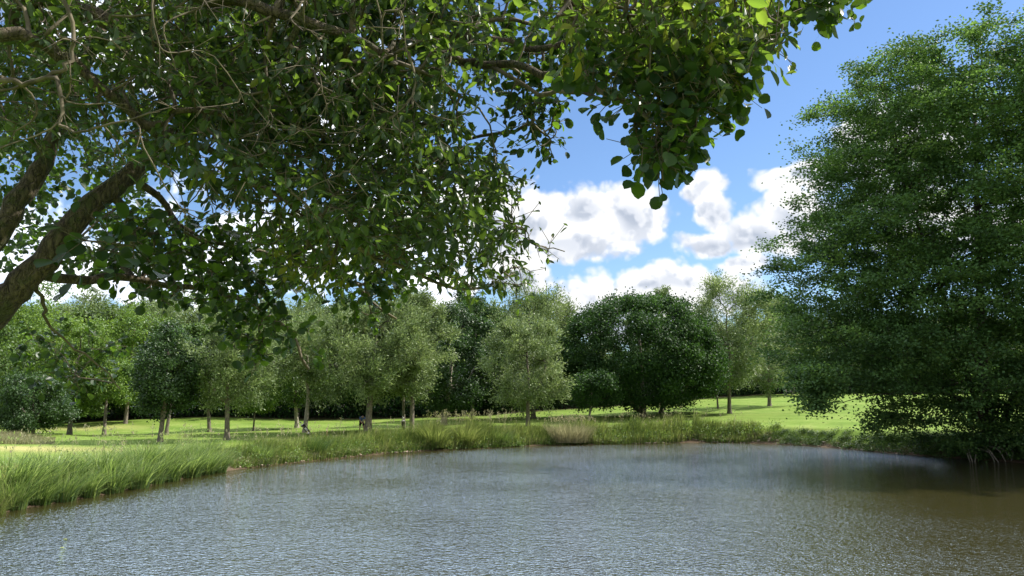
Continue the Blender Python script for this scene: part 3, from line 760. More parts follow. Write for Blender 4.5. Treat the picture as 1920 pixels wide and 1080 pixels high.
# ------------------------------------------------------------------ the big alder on the right bank
def big_tree():
    r = np.random.default_rng(5)
    D0 = 47.0
    x0, y0, z0 = place(1862, D0 + 1.6)
    root = link('alder_tree', None, None, (x0, y0, z0))
    tag(root, 'huge dark leafy alder filling the right side, overhanging the pond', 'tree')
    def W(px, py, D=D0): return P(px, py, D) - np.array([x0, y0, z0])
    stems = [[W(1868, 870, 48.2), W(1858, 800, 48), W(1845, 700, 47.5), W(1838, 560, 47), W(1832, 400, 47), W(1828, 230, 47), W(1822, 110, 47)],
             [W(1866, 850, 48), W(1835, 770, 47), W(1795, 640, 46), W(1750, 500, 45.5), W(1690, 330, 45.5), W(1660, 170, 46)],
             [W(1872, 850, 48.2), W(1893, 760, 48.5), W(1925, 690, 49), W(1970, 560, 50), W(2010, 380, 50), W(2020, 200, 49)],
             [W(1893, 760, 48.5), W(1925, 730, 47), W(1990, 680, 45.5)],
             [W(1846, 700, 47.5), W(1740, 735, 44), W(1640, 740, 42.5), W(1560, 760, 42)]]
    nodes, par, fx = [], [], []
    rad = [.40, .22, .28, .15, .08]
    for si, s in enumerate(stems):
        p = fit_path(s, 4)
        base = len(nodes)
        for i, q_ in enumerate(p):
            nodes.append(q_)
            if i == 0: par.append(-1 if si == 0 else int(np.argmin([np.linalg.norm(q_ - a) for a in nodes[:-1]])))
            else: par.append(len(nodes) - 2)
            fx.append(rad[si] * (1 - .85 * i / (len(p) - 1)) + (.25 * max(0, 1 - i / 3) if si == 0 else 0))
    # envelope: crown radius (pixels at D0) against image height
    ev = np.array([(38, 80), (60, 190), (90, 255), (150, 285), (230, 325), (300, 325), (360, 355), (430, 362), (520, 382), (590, 375), (660, 355), (730, 330), (790, 300)], float)
    att = []
    az = []
    rl = r.uniform(0, 6.28, 6)
    while len(att) < 2600:
        py = r.uniform(98, 722); R_ = np.interp(py, ev[:, 0], ev[:, 1]) * D0 / F
        if r.uniform() > (R_ / 13.5): continue
        th = r.uniform(0, 2 * np.pi); t = math.sqrt(r.uniform(.08, 1))
        lump = 1 + .09 * math.sin(4 * th + py * .045 + rl[0]) + .08 * math.sin(7 * th - py * .07 + rl[1]) + .05 * math.sin(py * .16 + 2 * th)
        c = W(1836, py)
        sq = .86
        p = c + np.array([math.cos(th) * R_ * t * lump, math.sin(th) * R_ * t * lump * sq, -.10 * R_ * t * t])
        wp = p + np.array([x0, y0, z0])
        # keep the window under the lowest left limbs open, seen as a clear gap above the bank
        if wp[2] < 4.3 and r.uniform() < .75: continue
        att.append(p); az.append(th)
    # low suckers and hanging shoots round the foot
    for _ in range(230):
        px = r.uniform(1620, 2060); py = r.uniform(735, 850) if px > 1780 else r.uniform(745, 825)
        if px < 1790 and r.uniform() < .62: continue
        dd = r.uniform(44.8, 49.5)
        att.append(W(px, py, dd)); az.append(0)
    for _ in range(40):
        t = r.uniform(); att.append(W(1530 + 30 * r.normal() * (1 - t) + 5 * t, 690 + 75 * t, r.uniform(40.5, 44))); az.append(0)
    att = np.array(att)
    att[:, 2] = np.maximum(att[:, 2] + z0, .45) - z0
    ND, PR, tp = grow(np.array(nodes), np.array(par), att, .22, 3, .02, .05, r)
    R, w = pipe(PR, tp, .012, .5, fixed=np.array(fx))
    tube_parts(root, ND, PR, R, w, .10, M_bark_dark, M_bark_dark, 10)
    # flattened sprays of leaves at every tip
    per = 185
    n = len(att) * per
    ti = np.repeat(np.arange(len(att)), per)
    dirn = att - ND[PR[tp]]; dirn[:, 2] *= .4; dirn = unit(dirn)
    sz_ = r.uniform(.42, .85, len(att))
    al = r.normal(size=n) * sz_[ti] * .9
    C = att[ti] + dirn[ti] * al[:, None] + r.normal(size=(n, 3)) * sz_[ti][:, None] * np.array([.60, .60, .27])
    C[:, 2] -= .25 * (al / 1.0) * np.abs(al) * .3
    Nn = r.normal(size=(n, 3)) * .8 + np.array([0, 0, 1.0]); U = unit(r.normal(size=(n, 3)) * np.array([1, 1, .4]) + dirn[ti] * .5)
    tint = np.clip(.42 + r.normal(size=len(att))[ti] * .2 + r.normal(size=n) * .13, 0, 1)
    V, lo_, sz, tn = leaves(C, U, Nn, .185 * r.uniform(.7, 1.25, n), .14, tint)
    link('crown', mesh_np('crown', V, lo_, sz, M_leaf_alder, tint=tn), root)
    # bare roots at the water's edge
    rt = []
    for k_ in range(10):
        a = W(1790 + 14 * k_ + r.uniform(-5, 5), 838 + r.uniform(-5, 5), 47.4 - r.uniform(0, .5)); b = a + np.array([r.uniform(-.6, .6), -.9, -.9]); a2 = (a + b) / 2 + np.array([r.uniform(-.3, .3), -.2, .25])
        p = fit_path([a, a2, b], 3)
        t = tubes(p, np.arange(-1, len(p) - 1), np.linspace(.07, .03, len(p)), np.arange(len(p), 0, -1), np.ones(len(p), bool), 5)
        rt.append((t[0], t[1], t[2], np.zeros(len(t[0]))))
    v, l_, s_, _ = merge(rt)
    link('roots', mesh_np('roots', v, l_, s_, M_bark_pale, smooth=True), root)
big_tree()

# ------------------------------------------------------------------ foreground trees
def in_poly(pts, pl):
    pl = np.array(pl, float); ins = np.zeros(len(pts), bool)
    for i in range(len(pl)):
        a, b = pl[i - 1], pl[i]
        ins ^= ((a[1] > pts[:, 1]) != (b[1] > pts[:, 1])) & (pts[:, 0] < (b[0] - a[0]) * (pts[:, 1] - a[1]) / (b[1] - a[1] + 1e-12) + a[0])
    return ins
def sample_region(pl, n, d0, d1, r):
    pl = np.array(pl, float); lo, hi = pl.min(0), pl.max(0); o = []
    while len(o) < n:
        c = r.uniform(lo, hi, (n, 2)); c = c[in_poly(c, pl)]; o.extend(c.tolist())
    o = np.array(o[:n]); d = r.uniform(d0, d1, n)
    return P(o[:, 0], o[:, 1], d)

def near_tree(name, label, limbs, regions, leafm, barkm, style, seed, thr=.03, rt=.0028, pw=.5):
    r = np.random.default_rng(seed)
    base = np.array(limbs[0][0][0], float)
    root = link(name, None, None, base); tag(root, label, 'tree')
    nodes, par, fx = [], [], []
    for li, (pts, r0, r1) in enumerate(limbs):
        p = fit_path(pts, 4)
        for i, q_ in enumerate(p):
            if i == 0 and li > 0:
                j = int(np.argmin([np.linalg.norm(q_ - a) for a in nodes])); pj = j; nodes.append(q_ * .5 + nodes[j] * .5); par.append(j)
            else:
                nodes.append(q_ + (r.normal(size=3) * .012 * min(1, i))); par.append(len(nodes) - 2 if i > 0 else -1)
            fx.append(r0 + (r1 - r0) * (i / (len(p) - 1)) ** .8)
    att, per, ll, aspect, tadd = [], [], [], [], []
    for (pl, n, d0, d1, nl, lsz, asp, *ex) in regions:
        tadd += [ex[0] if ex else 0.] * n
        a = sample_region(pl, n, d0, d1, r); att.append(a); per += [nl] * n; ll += [lsz] * n; aspect += [asp] * n
    att = np.concatenate(att); per = np.array(per); ll = np.array(ll); aspect = np.array(aspect)
    ND, PR, tp = grow(np.array(nodes), np.array(par), att, .12, 4, .02, .022, r)
    nt_ = len(tp); dd = unit(att - ND[PR[tp]]); side = unit(np.cross(dd, r.normal(size=dd.shape)))
    sh_d = [unit(dd * r.uniform(.5, 1.2, (nt_, 1)) + side * k_ + r.normal(size=(nt_, 3)) * .3 + np.array([0, 0, -.12])) for k_ in (0, .95, -.95)]
    sh_l = [r.uniform(.07, .19, (nt_, 1)) * (ll[:, None] / .065) for _ in range(3)]
    ends = [att + d_ * l_ for d_, l_ in zip(sh_d, sh_l)]
    PR = np.concatenate([PR] + [tp] * 3); ND = np.concatenate([ND] + ends); tp0 = tp; tp = np.concatenate([tp, np.arange(len(PR) - 3 * nt_, len(PR))])
    R, w = pipe(PR, tp, rt, pw, fixed=np.array(fx))
    R[-3 * nt_:] = np.minimum(R[-3 * nt_:], .0016)
    ND = ND - base; A = att - base
    tube_parts(root, ND, PR, R, w, thr, barkm, M_twig, 12)
    ti = np.repeat(np.arange(len(A)), per); n = len(ti)
    k = np.concatenate([np.arange(c) for c in per]) if n else np.zeros(0, int); shoot = k % 3
    E3 = np.stack(ends, 1) - base; e_ = E3[ti, shoot]; a_ = A[ti]
    sd = unit(e_ - a_); t_ = np.where(k < 3, r.uniform(.96, 1.02, n), r.uniform(-.25, 1.0, n))[:, None]
    C = a_ + (e_ - a_) * t_ + rdir(n, r) * .012
    U = unit(sd * .55 + r.normal(size=(n, 3)) * .6 + np.array([0, 0, -.4])); Nn = unit(np.array([0, 0, 1.]) + r.normal(size=(n, 3)) * .55)
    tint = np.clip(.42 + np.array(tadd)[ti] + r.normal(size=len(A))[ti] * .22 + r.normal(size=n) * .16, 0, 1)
    S_ = ll[ti] * r.uniform(.45, 1.25, n)
    V, lo_, sz, tn = leaves(C, U, Nn, S_, S_ * aspect[ti], tint, style)
    link('crown', mesh_np('crown', V, lo_, sz, leafm, tint=tn), root)
    return root

def q(px, py, D): return P(px, py, D)
g0 = gz(-6.0, 5.6)
ALD = [
 ([(-6.0, 5.6, g0 - .2), (-5.6, 5.6, g0 + 1.0), q(-120, 690, 5.6), q(0, 575, 5.5), q(60, 510, 5.5), q(150, 405, 5.6), q(240, 330, 5.8), q(330, 250, 6.0), q(430, 150, 6.2), q(560, 70, 6.4), q(720, -20, 6.6)], .155, .04),
 ([q(-90, 660, 5.55), q(-40, 500, 5.3), q(20, 400, 5.3), q(70, 320, 5.4), q(110, 240, 5.5), q(160, 120, 5.8), q(220, -20, 6.2)], .105, .04),
 ([q(60, 515, 5.5), q(150, 522, 5.8), q(240, 520, 6.1), q(330, 538, 6.3), q(450, 560, 6.4), q(540, 620, 6.3), q(575, 690, 6.2)], .045, .012),
 ([q(240, 330, 5.8), q(300, 370, 6.0), q(360, 440, 6.2), q(480, 470, 6.4), q(640, 520, 6.5), q(740, 600, 6.4)], .035, .01),
 ([q(330, 250, 6.0), q(480, 200, 5.6), q(640, 160, 5.2), q(760, 80, 5.0), q(900, 70, 4.8), q(1010, 92, 4.6), q(1130, 60, 4.4), q(1300, 60, 4.2)], .05, .012),
 ([q(760, 80, 5.0), q(870, 115, 4.6), q(960, 120, 4.2), q(1080, 152, 3.8), q(1160, 190, 3.5), q(1240, 225, 3.3), q(1300, 240, 3.2)], .035, .007),
 ([q(900, 115, 4.4), q(1010, 170, 4.0), q(1080, 172, 3.7), q(1150, 185, 3.4), q(1215, 225, 3.2), q(1240, 330, 3.1)], .018, .004),
 ([q(60, 520, 5.5), q(80, 570, 5.7), q(100, 620, 5.9), q(180, 680, 6.2), q(225, 730, 6.4)], .022, .006),
 ([q(640, 160, 5.2), q(760, 230, 5.4), q(840, 240, 5.2), q(880, 260, 5.0), q(990, 235, 4.6), q(1030, 260, 4.5)], .03, .006)]
ALR = [  # polygon (pixels), tips, depth range, leaves per tip, leaf length, aspect
 ([(400, -80), (1300, -80), (1440, 40), (1400, 130), (1250, 150), (1130, 190), (1040, 140), (860, 120), (740, 240), (500, 300), (300, 200)], 540, 4.2, 7.0, 13, .075, .85),
 ([(1075, 110), (1250, 105), (1395, 90), (1395, 180), (1335, 220), (1290, 265), (1250, 310), (1215, 315), (1195, 260), (1175, 195), (1085, 165)], 175, 3.0, 3.8, 8, .058, .92),
 ([(1225, 260), (1260, 270), (1250, 315), (1225, 325)], 9, 3.05, 3.2, 5, .07, .92),
 ([(1470, -40), (1585, -40), (1575, 20), (1530, 35), (1485, 10)], 30, 3.2, 3.7, 8, .062, .9),
 ([(960, 130), (1045, 160), (1052, 250), (1030, 300), (985, 250), (940, 250)], 40, 4.3, 4.9, 9, .06, .75),
 ([(200, 400), (520, 430), (700, 420), (840, 460), (850, 500), (760, 530), (700, 545), (600, 530), (500, 580), (380, 570), (280, 560), (215, 520)], 260, 5.4, 7.2, 12, .072, .88),
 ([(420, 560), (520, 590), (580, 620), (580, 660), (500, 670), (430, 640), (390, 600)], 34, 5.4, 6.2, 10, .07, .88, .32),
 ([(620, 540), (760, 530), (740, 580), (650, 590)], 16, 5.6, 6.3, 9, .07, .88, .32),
 ([(30, 600), (150, 620), (235, 650), (225, 700), (150, 720), (60, 720), (30, 680)], 36, 6.6, 7.8, 9, .065, .88),
 ([(-60, 260), (230, 240), (300, 420), (200, 520), (60, 480), (-60, 520)], 210, 6.5, 9.0, 11, .07, .85),
 ([(130, 420), (250, 410), (255, 490), (190, 520), (140, 490)], 9, 4.4, 4.9, 6, .10, .95),
 ([(-80, -80), (700, -80), (500, 250), (-80, 330)], 330, 6.6, 9.5, 12, .08, .85),
 ([(-700, -700), (1300, -700), (1450, -90), (-700, -90)], 1100, 4.5, 8.5, 12, .09, .85),  # upper crown above the frame, unseen, added to shade the leaves below
]
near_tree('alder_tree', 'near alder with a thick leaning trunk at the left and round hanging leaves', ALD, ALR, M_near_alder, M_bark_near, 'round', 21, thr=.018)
WIL = [
 ([(-3.4, -1.6, 1.9), (-3.5, -1.3, 3.6), (-3.4, -.4, 5.4), (-3.3, 1.2, 6.5), (-3.0, 2.8, 6.7), q(-20, -60, 4.2), q(120, 10, 4.4), q(260, 60, 4.5), q(400, 150, 4.6), q(560, 230, 4.7), q(700, 320, 4.8)], .16, .012),
 ([(-3.3, 1.2, 6.5), (-2.2, 2.4, 6.6), q(300, -60, 3.6), q(460, 0, 3.7), q(640, 60, 3.8), q(740, 110, 3.9), q(900, 200, 4.1)], .07, .006),
 ([(-3.2, 1.8, 6.6), q(-160, 0, 3.4), q(-60, 60, 3.5), q(60, 75, 3.6), q(160, 140, 3.8), q(300, 250, 4.1), q(420, 300, 4.3), q(560, 400, 4.4), q(700, 480, 4.5), q(860, 540, 4.6), q(920, 535, 4.6)], .05, .005),
 ([(-2.2, 2.4, 6.6), (-.6, 3.0, 6.7), q(900, -80, 3.3), q(1060, -30, 3.2), q(1250, -40, 3.1), q(1400, -10, 3.0), q(1460, 50, 3.0)], .05, .005),
 ([q(-60, 60, 3.5), q(-30, 130, 3.4), q(40, 155, 3.4), q(95, 145, 3.4), q(132, 110, 3.4), q(134, 40, 3.4), q(120, -60, 3.4)], .016, .010),
 ([q(400, 150, 4.6), q(300, 195, 3.9), q(400, 200, 4.0), q(480, 195, 4.1)], .008, .003),
 ([q(420, 300, 4.3), q(560, 390, 4.0), q(640, 395, 4.0), q(760, 380, 4.1), q(860, 330, 4.2)], .010, .004),
 ([q(700, 480, 4.5), q(860, 430, 4.4), q(960, 420, 4.3), q(1000, 455, 4.2), q(1055, 466, 4.2)], .007, .003)]
WIR = [
 ([(-80, -80), (900, -80), (920, 120), (850, 260), (950, 320), (900, 430), (760, 470), (560, 420), (330, 330), (200, 240), (-80, 270)], 1150, 3.6, 6.0, 16, .072, .50),
 ([(560, 240), (930, 290), (975, 340), (985, 430), (965, 520), (900, 545), (820, 530), (700, 470), (600, 420)], 260, 4.0, 5.2, 12, .062, .5),
 ([(980, 400), (1000, 430), (1060, 455), (1060, 485), (1000, 470), (1000, 540), (960, 560), (940, 500)], 12, 4.2, 4.5, 6, .05, .5),
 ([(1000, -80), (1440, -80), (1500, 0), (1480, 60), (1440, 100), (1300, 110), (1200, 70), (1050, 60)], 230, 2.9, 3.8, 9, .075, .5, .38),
 ([(1440, 40), (1500, 55), (1480, 75), (1440, 90)], 3, 3.0, 3.1, 5, .06, .5),
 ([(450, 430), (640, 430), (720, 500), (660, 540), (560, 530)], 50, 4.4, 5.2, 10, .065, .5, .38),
 ([(-80, -80), (760, -60), (800, 200), (640, 380), (400, 420), (150, 300), (-80, 260)], 230, 3.2, 4.6, 0, .06, .5),
]
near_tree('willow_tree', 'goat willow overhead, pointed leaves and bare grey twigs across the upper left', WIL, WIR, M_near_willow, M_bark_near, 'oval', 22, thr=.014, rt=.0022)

# ------------------------------------------------------------------ bank vegetation
def shore_points():
    pts = []
    SHa = np.array(SH)
    for i in range(len(SHa) - 1):
        a, b = SHa[i], SHa[i + 1]
        n_ = max(2, int(np.linalg.norm(b - a) / .1))
        for t in np.linspace(0, 1, n_, endpoint=False):
            pts.append((*(a + (b - a) * t), SH_PIX[i][0] + (SH_PIX[i + 1][0] - SH_PIX[i][0]) * t, *(np.array([-(b - a)[1], (b - a)[0]]) / np.linalg.norm(b - a))))
    return np.array(pts)
SP = shore_points()     # x, y, px, outward normal (nx, ny)
def on_shore(px, s):
    i = np.searchsorted(SP[:, 2], px); i = np.clip(i, 0, len(SP) - 1)
    p = SP[i]
    return p[..., 0] + p[..., 3] * s, p[..., 1] + p[..., 4] * s
rv = np.random.default_rng(31)
rng = rv
def clump(n, R, H, W, spread, mat, tone=.5, seed=0, sway=(.08, -.05), name='sedge_clump', heads=0):
    r = np.random.default_rng(seed)
    th = r.uniform(0, 2 * np.pi, n); rr = R * np.sqrt(r.uniform(0, 1, n))
    B = np.stack([rr * np.cos(th), rr * np.sin(th), np.full(n, -.1)], 1)
    od = np.stack([np.cos(th), np.sin(th)], 1) * (rr / R)[:, None]
    lean = od * spread + r.normal(size=(n, 2)) * .17 + np.array(sway)
    Hh = H * r.uniform(.55, 1.1, n)
    parts = [blades(B, Hh, lean, W * r.uniform(.6, 1.3, n), np.clip(r.normal(tone, .30, n), 0, 1), .6)]
    ns = n // 4; th = r.uniform(0, 2 * np.pi, ns); rr = R * r.uniform(.6, 1.05, ns)
    B = np.stack([rr * np.cos(th), rr * np.sin(th), np.full(ns, -.08)], 1); lean = np.stack([np.cos(th), np.sin(th)], 1) * r.uniform(.4, 1.1, (ns, 1)) + r.normal(size=(ns, 2)) * .3
    parts.append(blades(B, H * r.uniform(.25, .6, ns), lean, W * r.uniform(.6, 1.2, ns), np.clip(r.normal(tone - .1, .25, ns), 0, 1), .8))
    if heads:
        k = heads; th = r.uniform(0, 2 * np.pi, k); rr = R * np.sqrt(r.uniform(0, 1, k))
        B = np.stack([rr * np.cos(th), rr * np.sin(th), np.zeros(k)], 1); ln_ = r.normal(size=(k, 2)) * .15 + np.array(sway) * .6
        HH = H * r.uniform(1.0, 1.35, k)
        parts.append(blades(B, HH, ln_, W * .35, np.full(k, .95), .3))
        tip = B + np.concatenate([ln_ * HH[:, None], (HH * .95)[:, None]], 1)
        for _ in range(4): parts.append(leaves(tip + r.normal(size=(k, 3)) * .03, unit(np.array([.2, 0, 1.]) + r.normal(size=(k, 3)) * .3), rdir(k, r), .12, .035, np.full(k, .97)))
    return mesh_np(name, *merge(parts)[:3], mat, tint=merge(parts)[3])
sed = [clump(380, .48, 1.6, .045, .62, M_sedge, .6, 100 + i, heads=(14 if i % 2 else 4)) for i in range(5)]
sedl = [clump(420, .6, 1.3, .016, .6, M_grassb, .75, 200 + i, heads=30) for i in range(2)]
px = -20.0
i = 0
while px < 436:
    D = SP[min(len(SP) - 1, np.searchsorted(SP[:, 2], px)), 1]
    for row, s in enumerate((.15, .95)):
        x, y = on_shore(px + rv.uniform(-6, 6), s + rv.uniform(-.15, .2))
        x, y = float(x), float(y)
        yellow = px < 30
        me_ = sedl[i % 2] if yellow else sed[i % 5]
        o = link('sedge_clump', me_, None, (x, y, max(.0, gz(x, y)) - .02))
        sc = rv.uniform(.85, 1.12) * (.92 if row == 0 else 1.05)
        o.scale = (sc * 1.1, sc * 1.1, sc); o.rotation_euler = (0, 0, rv.uniform(0, 6.28))
        if yellow: tag(o, 'yellowish seeding grass clump at the far left end of the left bank', 'grass clump', 'yellow grass clumps at the left end')
        elif row == 0: tag(o, 'lush green sedge clump leaning over the water along the left bank', 'sedge', 'sedge clumps at the water edge of the left bank')
        else: tag(o, 'green sedge clump in the back row on top of the left bank', 'sedge', 'sedge clumps in the back row of the left bank')
        i += 1
    px += .92 * F / D * rv.uniform(.85, 1.15)

# band of tall grasses and weeds, px 436..1432
HP = np.array([(430, 1.0), (470, .9), (520, 1.05), (600, 1.15), (650, 1.05), (690, 1.15), (760, 1.35), (830, 1.6), (900, 1.65), (960, 1.5), (1010, 1.2), (1070, 1.3), (1130, 1.35), (1200, 1.45), (1260, 1.5), (1330, 1.25), (1380, .9), (1432, .6), (1470, .3)])
def band(n, p0, p1, s0, s1, hmul, w, lean, tone, tsd, seed, patchy=0):
    r = np.random.default_rng(seed)
    # uniform in arc length
    i0, i1 = np.searchsorted(SP[:, 2], [p0, p1])
    ii = r.integers(i0, i1, n)
    if patchy:
        ph = np.sin(ii * .11 + seed) + np.sin(ii * .047 + 2 * seed)
        ii = ii[ph > r.uniform(-1.2, 1.2, n) * patchy]
    n = len(ii); s = r.uniform(s0, s1, n)
    x = SP[ii, 0] + SP[ii, 3] * s + r.normal(size=n) * .05; y = SP[ii, 1] + SP[ii, 4] * s + r.normal(size=n) * .05
    h = np.interp(SP[ii, 2], HP[:, 0], HP[:, 1]) * hmul * (1 + .18 * np.sin(ii * .13) + .12 * np.sin(ii * .37 + 1)) * r.uniform(.6, 1.1, n) * np.clip(.7 + s * .3, .5, 1)
    z = ground(x, y)
    B = np.stack([x, y, z - .05], 1)
    return blades(B, h, r.normal(size=(n, 2)) * lean + np.array([.18, 0]), w * r.uniform(.6, 1.3, n), np.clip(r.normal(tone, tsd, n) + .15 * np.sin(ii * .09), 0, 1))
v, l_, s_, t_ = merge([band(24000, 436, 1440, -.05, 1.9, .92, .055, .22, .58, .3, 1), band(6000, 436, 1440, .9, 2.6, 1.0, .02, .25, .85, .1, 2, 1)])
tag(link('bank_grass', mesh_np('bank_grass', v, l_, s_, M_grassb, tint=t_)), 'band of tall mixed grass along the far bank of the pond', 'grass', None, 'stuff')
# leafy weeds: nettles, docks and brambles in mounds
def mound_leaves(n_m, p0, p1, s0, s1, Hm, ls, per, seed, tone):
    r = np.random.default_rng(seed)
    i0, i1 = np.searchsorted(SP[:, 2], [p0, p1]); ii = r.integers(i0, i1, n_m)
    s = r.uniform(s0, s1, n_m); x = SP[ii, 0] + SP[ii, 3] * s; y = SP[ii, 1] + SP[ii, 4] * s; z = ground(x, y)
    hh = Hm * r.uniform(.5, 1.15, n_m)
    k = np.repeat(np.arange(n_m), per); n = len(k)
    g = r.normal(size=(n, 3)); g[:, 2] = np.abs(g[:, 2])
    C = np.stack([x[k], y[k], z[k]], 1) + g * np.stack([.22 * hh[k] + .12, .22 * hh[k] + .12, hh[k] * .42], 1)
    return leaves(C, unit(r.normal(size=(n, 3)) + np.array([0, 0, .3])), unit(r.normal(size=(n, 3)) * .6 + np.array([0, -.1, 1])), ls * r.uniform(.7, 1.3, n), ls * .6, np.clip(tone + r.normal(size=n_m)[k] * .15 + r.normal(size=n) * .2, 0, 1))
v, l_, s_, t_ = merge([mound_leaves(110, 440, 720, .1, 1.3, .8, .10, 130, 41, .45), mound_leaves(70, 720, 1040, -.05, .9, .7, .11, 130, 42, .35), mound_leaves(130, 1120, 1440, .15, 1.6, .95, .12, 140, 43, .5)])
tag(link('bank_weeds', mesh_np('bank_weeds', v, l_, s_, M_leaf_bright, tint=t_)), 'leafy nettles and brambles among the grass of the far bank', 'weeds', None, 'stuff')
v, l_, s_, t_ = merge([mound_leaves(300, 1425, 2040, .0, 1.6, .42, .10, 110, 44, .35), mound_leaves(60, 1700, 2060, .2, 1.8, .7, .13, 120, 45, .3)])
tag(link('bank_ground_cover', mesh_np('bank_ground_cover', v, l_, s_, M_leaf_mid, tint=t_)), 'low leafy ground cover on the shaded bank beneath the huge alder', 'ground cover', None, 'stuff')

# distinct tussocks
def tussock(px, s, me_, sc, label, name='grass_tussock', grp=None):
    x, y = on_shore(px, s); x, y = float(x), float(y)
    o = link(name, me_, None, (x, y, gz(x, y) - .03)); o.scale = sc if isinstance(sc, tuple) else (sc, sc, sc)
    tag(o, label, 'grass clump', grp)
pale = clump(1500, 1.2, 1.5, .034, .38, M_pale, .72, 301, (.05, 0), heads=90)
tussock(1068, .7, pale, (1.45, 1.1, 1.12), 'big pale straw coloured grass tussock at the centre of the far bank')
big_s = clump(900, .9, 1.85, .036, .75, M_grassb, .62, 302, (-.05, 0), heads=30)
tussock(818, .6, big_s, 1.05, 'large arching yellow green sedge tussock on the far bank below the thick pale trunk')
tussock(880, .7, clump(800, .85, 1.85, .034, .6, M_grassb, .75, 303, (.1, 0), heads=60), 1.0, 'tall seeding grass tussock between the arching tussock and the centre of the far bank')
tussock(945, .6, clump(700, .6, 1.4, .022, .7, M_sedge, .3, 304, (.1, 0)), 1.0, 'small dark green sedge tussock just left of the pale straw coloured tussock')
tussock(600, .7, clump(900, .6, 1.3, .022, .5, M_sedge, .12, 305, (.15, 0)), 1.0, 'dark green rush clump below the golf trolley')
tussock(500, .6, clump(500, .5, 1.2, .02, .5, M_sedge, .6, 306, (.1, 0)), 1.0, 'light green sedge tussock past the end of the left reeds')

# tall pale seed stems
def stems(n, p0, p1, s0, s1, h0, h1, seed):
    r = np.random.default_rng(seed); i0, i1 = np.searchsorted(SP[:, 2], [p0, p1]); ii = r.integers(i0, i1, n); s = r.uniform(s0, s1, n)
    x = SP[ii, 0] + SP[ii, 3] * s; y = SP[ii, 1] + SP[ii, 4] * s; z = ground(x, y); H = r.uniform(h0, h1, n); ln_ = r.normal(size=(n, 2)) * .13 + np.array([.1, 0])
    B = np.stack([x, y, z], 1); parts = [blades(B, H, ln_, .012, np.full(n, .8), .2)]
    tip = B + np.concatenate([ln_ * H[:, None] * .93, (H * .94)[:, None]], 1)
    for _ in range(6): parts.append(leaves(tip + r.normal(size=(n, 3)) * np.array([.035, .035, .09]), unit(np.array([.2, 0, 1.]) + r.normal(size=(n, 3)) * .4), rdir(n, r), .13, .04, np.clip(r.normal(.75, .15, n), 0, 1)))
    return merge(parts)
v, l_, s_, t_ = merge([stems(70, 20, 430, .5, 2.2, 1.4, 2.1, 51), stems(120, 440, 800, .8, 2.6, 1.0, 1.7, 52), stems(170, 820, 980, .6, 2.0, 1.7, 2.3, 53), stems(110, 1140, 1400, .6, 2.2, 1.2, 2.0, 54), stems(60, 1020, 1120, .6, 1.6, 1.3, 1.9, 55)])
tag(link('seed_heads', mesh_np('seed_heads', v, l_, s_, M_pale, tint=t_)), 'pale feathery grass seed heads rising above the bank vegetation', 'grass', None, 'stuff')

# rough unmown grass by the bush at the left, and short turf edge on the right bank
def patch_blades(pxa, pxb, da, db_, n, h, w, tone, seed, mat, nm, lab):
    r = np.random.default_rng(seed); px_ = r.uniform(pxa, pxb, n); D = r.uniform(da, db_, n)
    x = (px_ - 960) / F * D; z = ground(x, D); e_ = np.clip(np.minimum((px_ - pxa), (pxb - px_)) / (.25 * (pxb - pxa)), .25, 1)
    v, l_, s_, t_ = blades(np.stack([x, D, z - .03], 1), h * r.uniform(.5, 1.1, n) * e_, r.normal(size=(n, 2)) * .3 + np.array([.2, 0]), w, np.clip(r.normal(tone, .2, n), 0, 1), .5, 2)
    tag(link(nm, mesh_np(nm, v, l_, s_, mat, tint=t_)), lab, 'grass', None, 'stuff')
patch_blades(-160, 120, 52, 60, 12000, .65, .04, .55, 61, M_pale, 'rough_grass', 'pale unmown grass in front of the glossy bush at the left')
patch_blades(560, 830, 62, 67, 6000, .35, .03, .6, 62, M_grassb, 'rough_grass', 'fringe of longer grass behind the far bank near the golfer')
patch_blades(40, 450, 36, 52, 3000, .12, .03, .65, 63, M_grassb, 'rough_grass', 'short rough grass behind the left reeds')

# stones and dead stalks on the muddy edge
M_stone = plain('pale_stone', (.42, .34, .26), .85, .2, nscale=5, namt=.4)
r = np.random.default_rng(71)
ico = bmesh.new(); bmesh.ops.create_icosphere(ico, subdivisions=1, radius=1)
iv = np.array([v_.co[:] for v_ in ico.verts]); ifc = np.array([[v_.index for v_ in f.verts] for f in ico.faces]); ico.free()
Vs, Ls = [], []; off = 0
for (p0, p1, cnt) in ((440, 580, 90), (640, 790, 150), (1180, 1320, 120), (1330, 1440, 120), (1440, 1700, 60)):
    for _ in range(cnt):
        x, y = on_shore(r.uniform(p0, p1), r.uniform(-.05, .5)); x, y = float(x), float(y)
        s_ = r.uniform(.03, .11); vv = iv * (1 + r.normal(size=(len(iv), 1)) * .15) * np.array([s_ * r.uniform(1, 1.9), s_, s_ * .6])
        th = r.uniform(0, 3.1); c_, sn = math.cos(th), math.sin(th)
        vv = np.stack([vv[:, 0] * c_ - vv[:, 1] * sn, vv[:, 0] * sn + vv[:, 1] * c_, vv[:, 2]], 1) + np.array([x, y, max(gz(x, y), .0) + s_ * .2])
        Vs.append(vv); Ls.append(ifc + off); off += len(vv)
tag(link('shore_stones', mesh_np('shore_stones', np.concatenate(Vs), np.concatenate(Ls).ravel(), np.full(len(np.concatenate(Ls)), 3), M_stone)), 'scatter of pale stones and clods along the muddy water edge', 'stones', None, 'stuff')
n = 5200
i0, i1 = np.searchsorted(SP[:, 2], [440, 1440]); ii = r.integers(i0, i1, n); s = r.uniform(.1, .7, n)
x = SP[ii, 0] + SP[ii, 3] * s; y = SP[ii, 1] + SP[ii, 4] * s
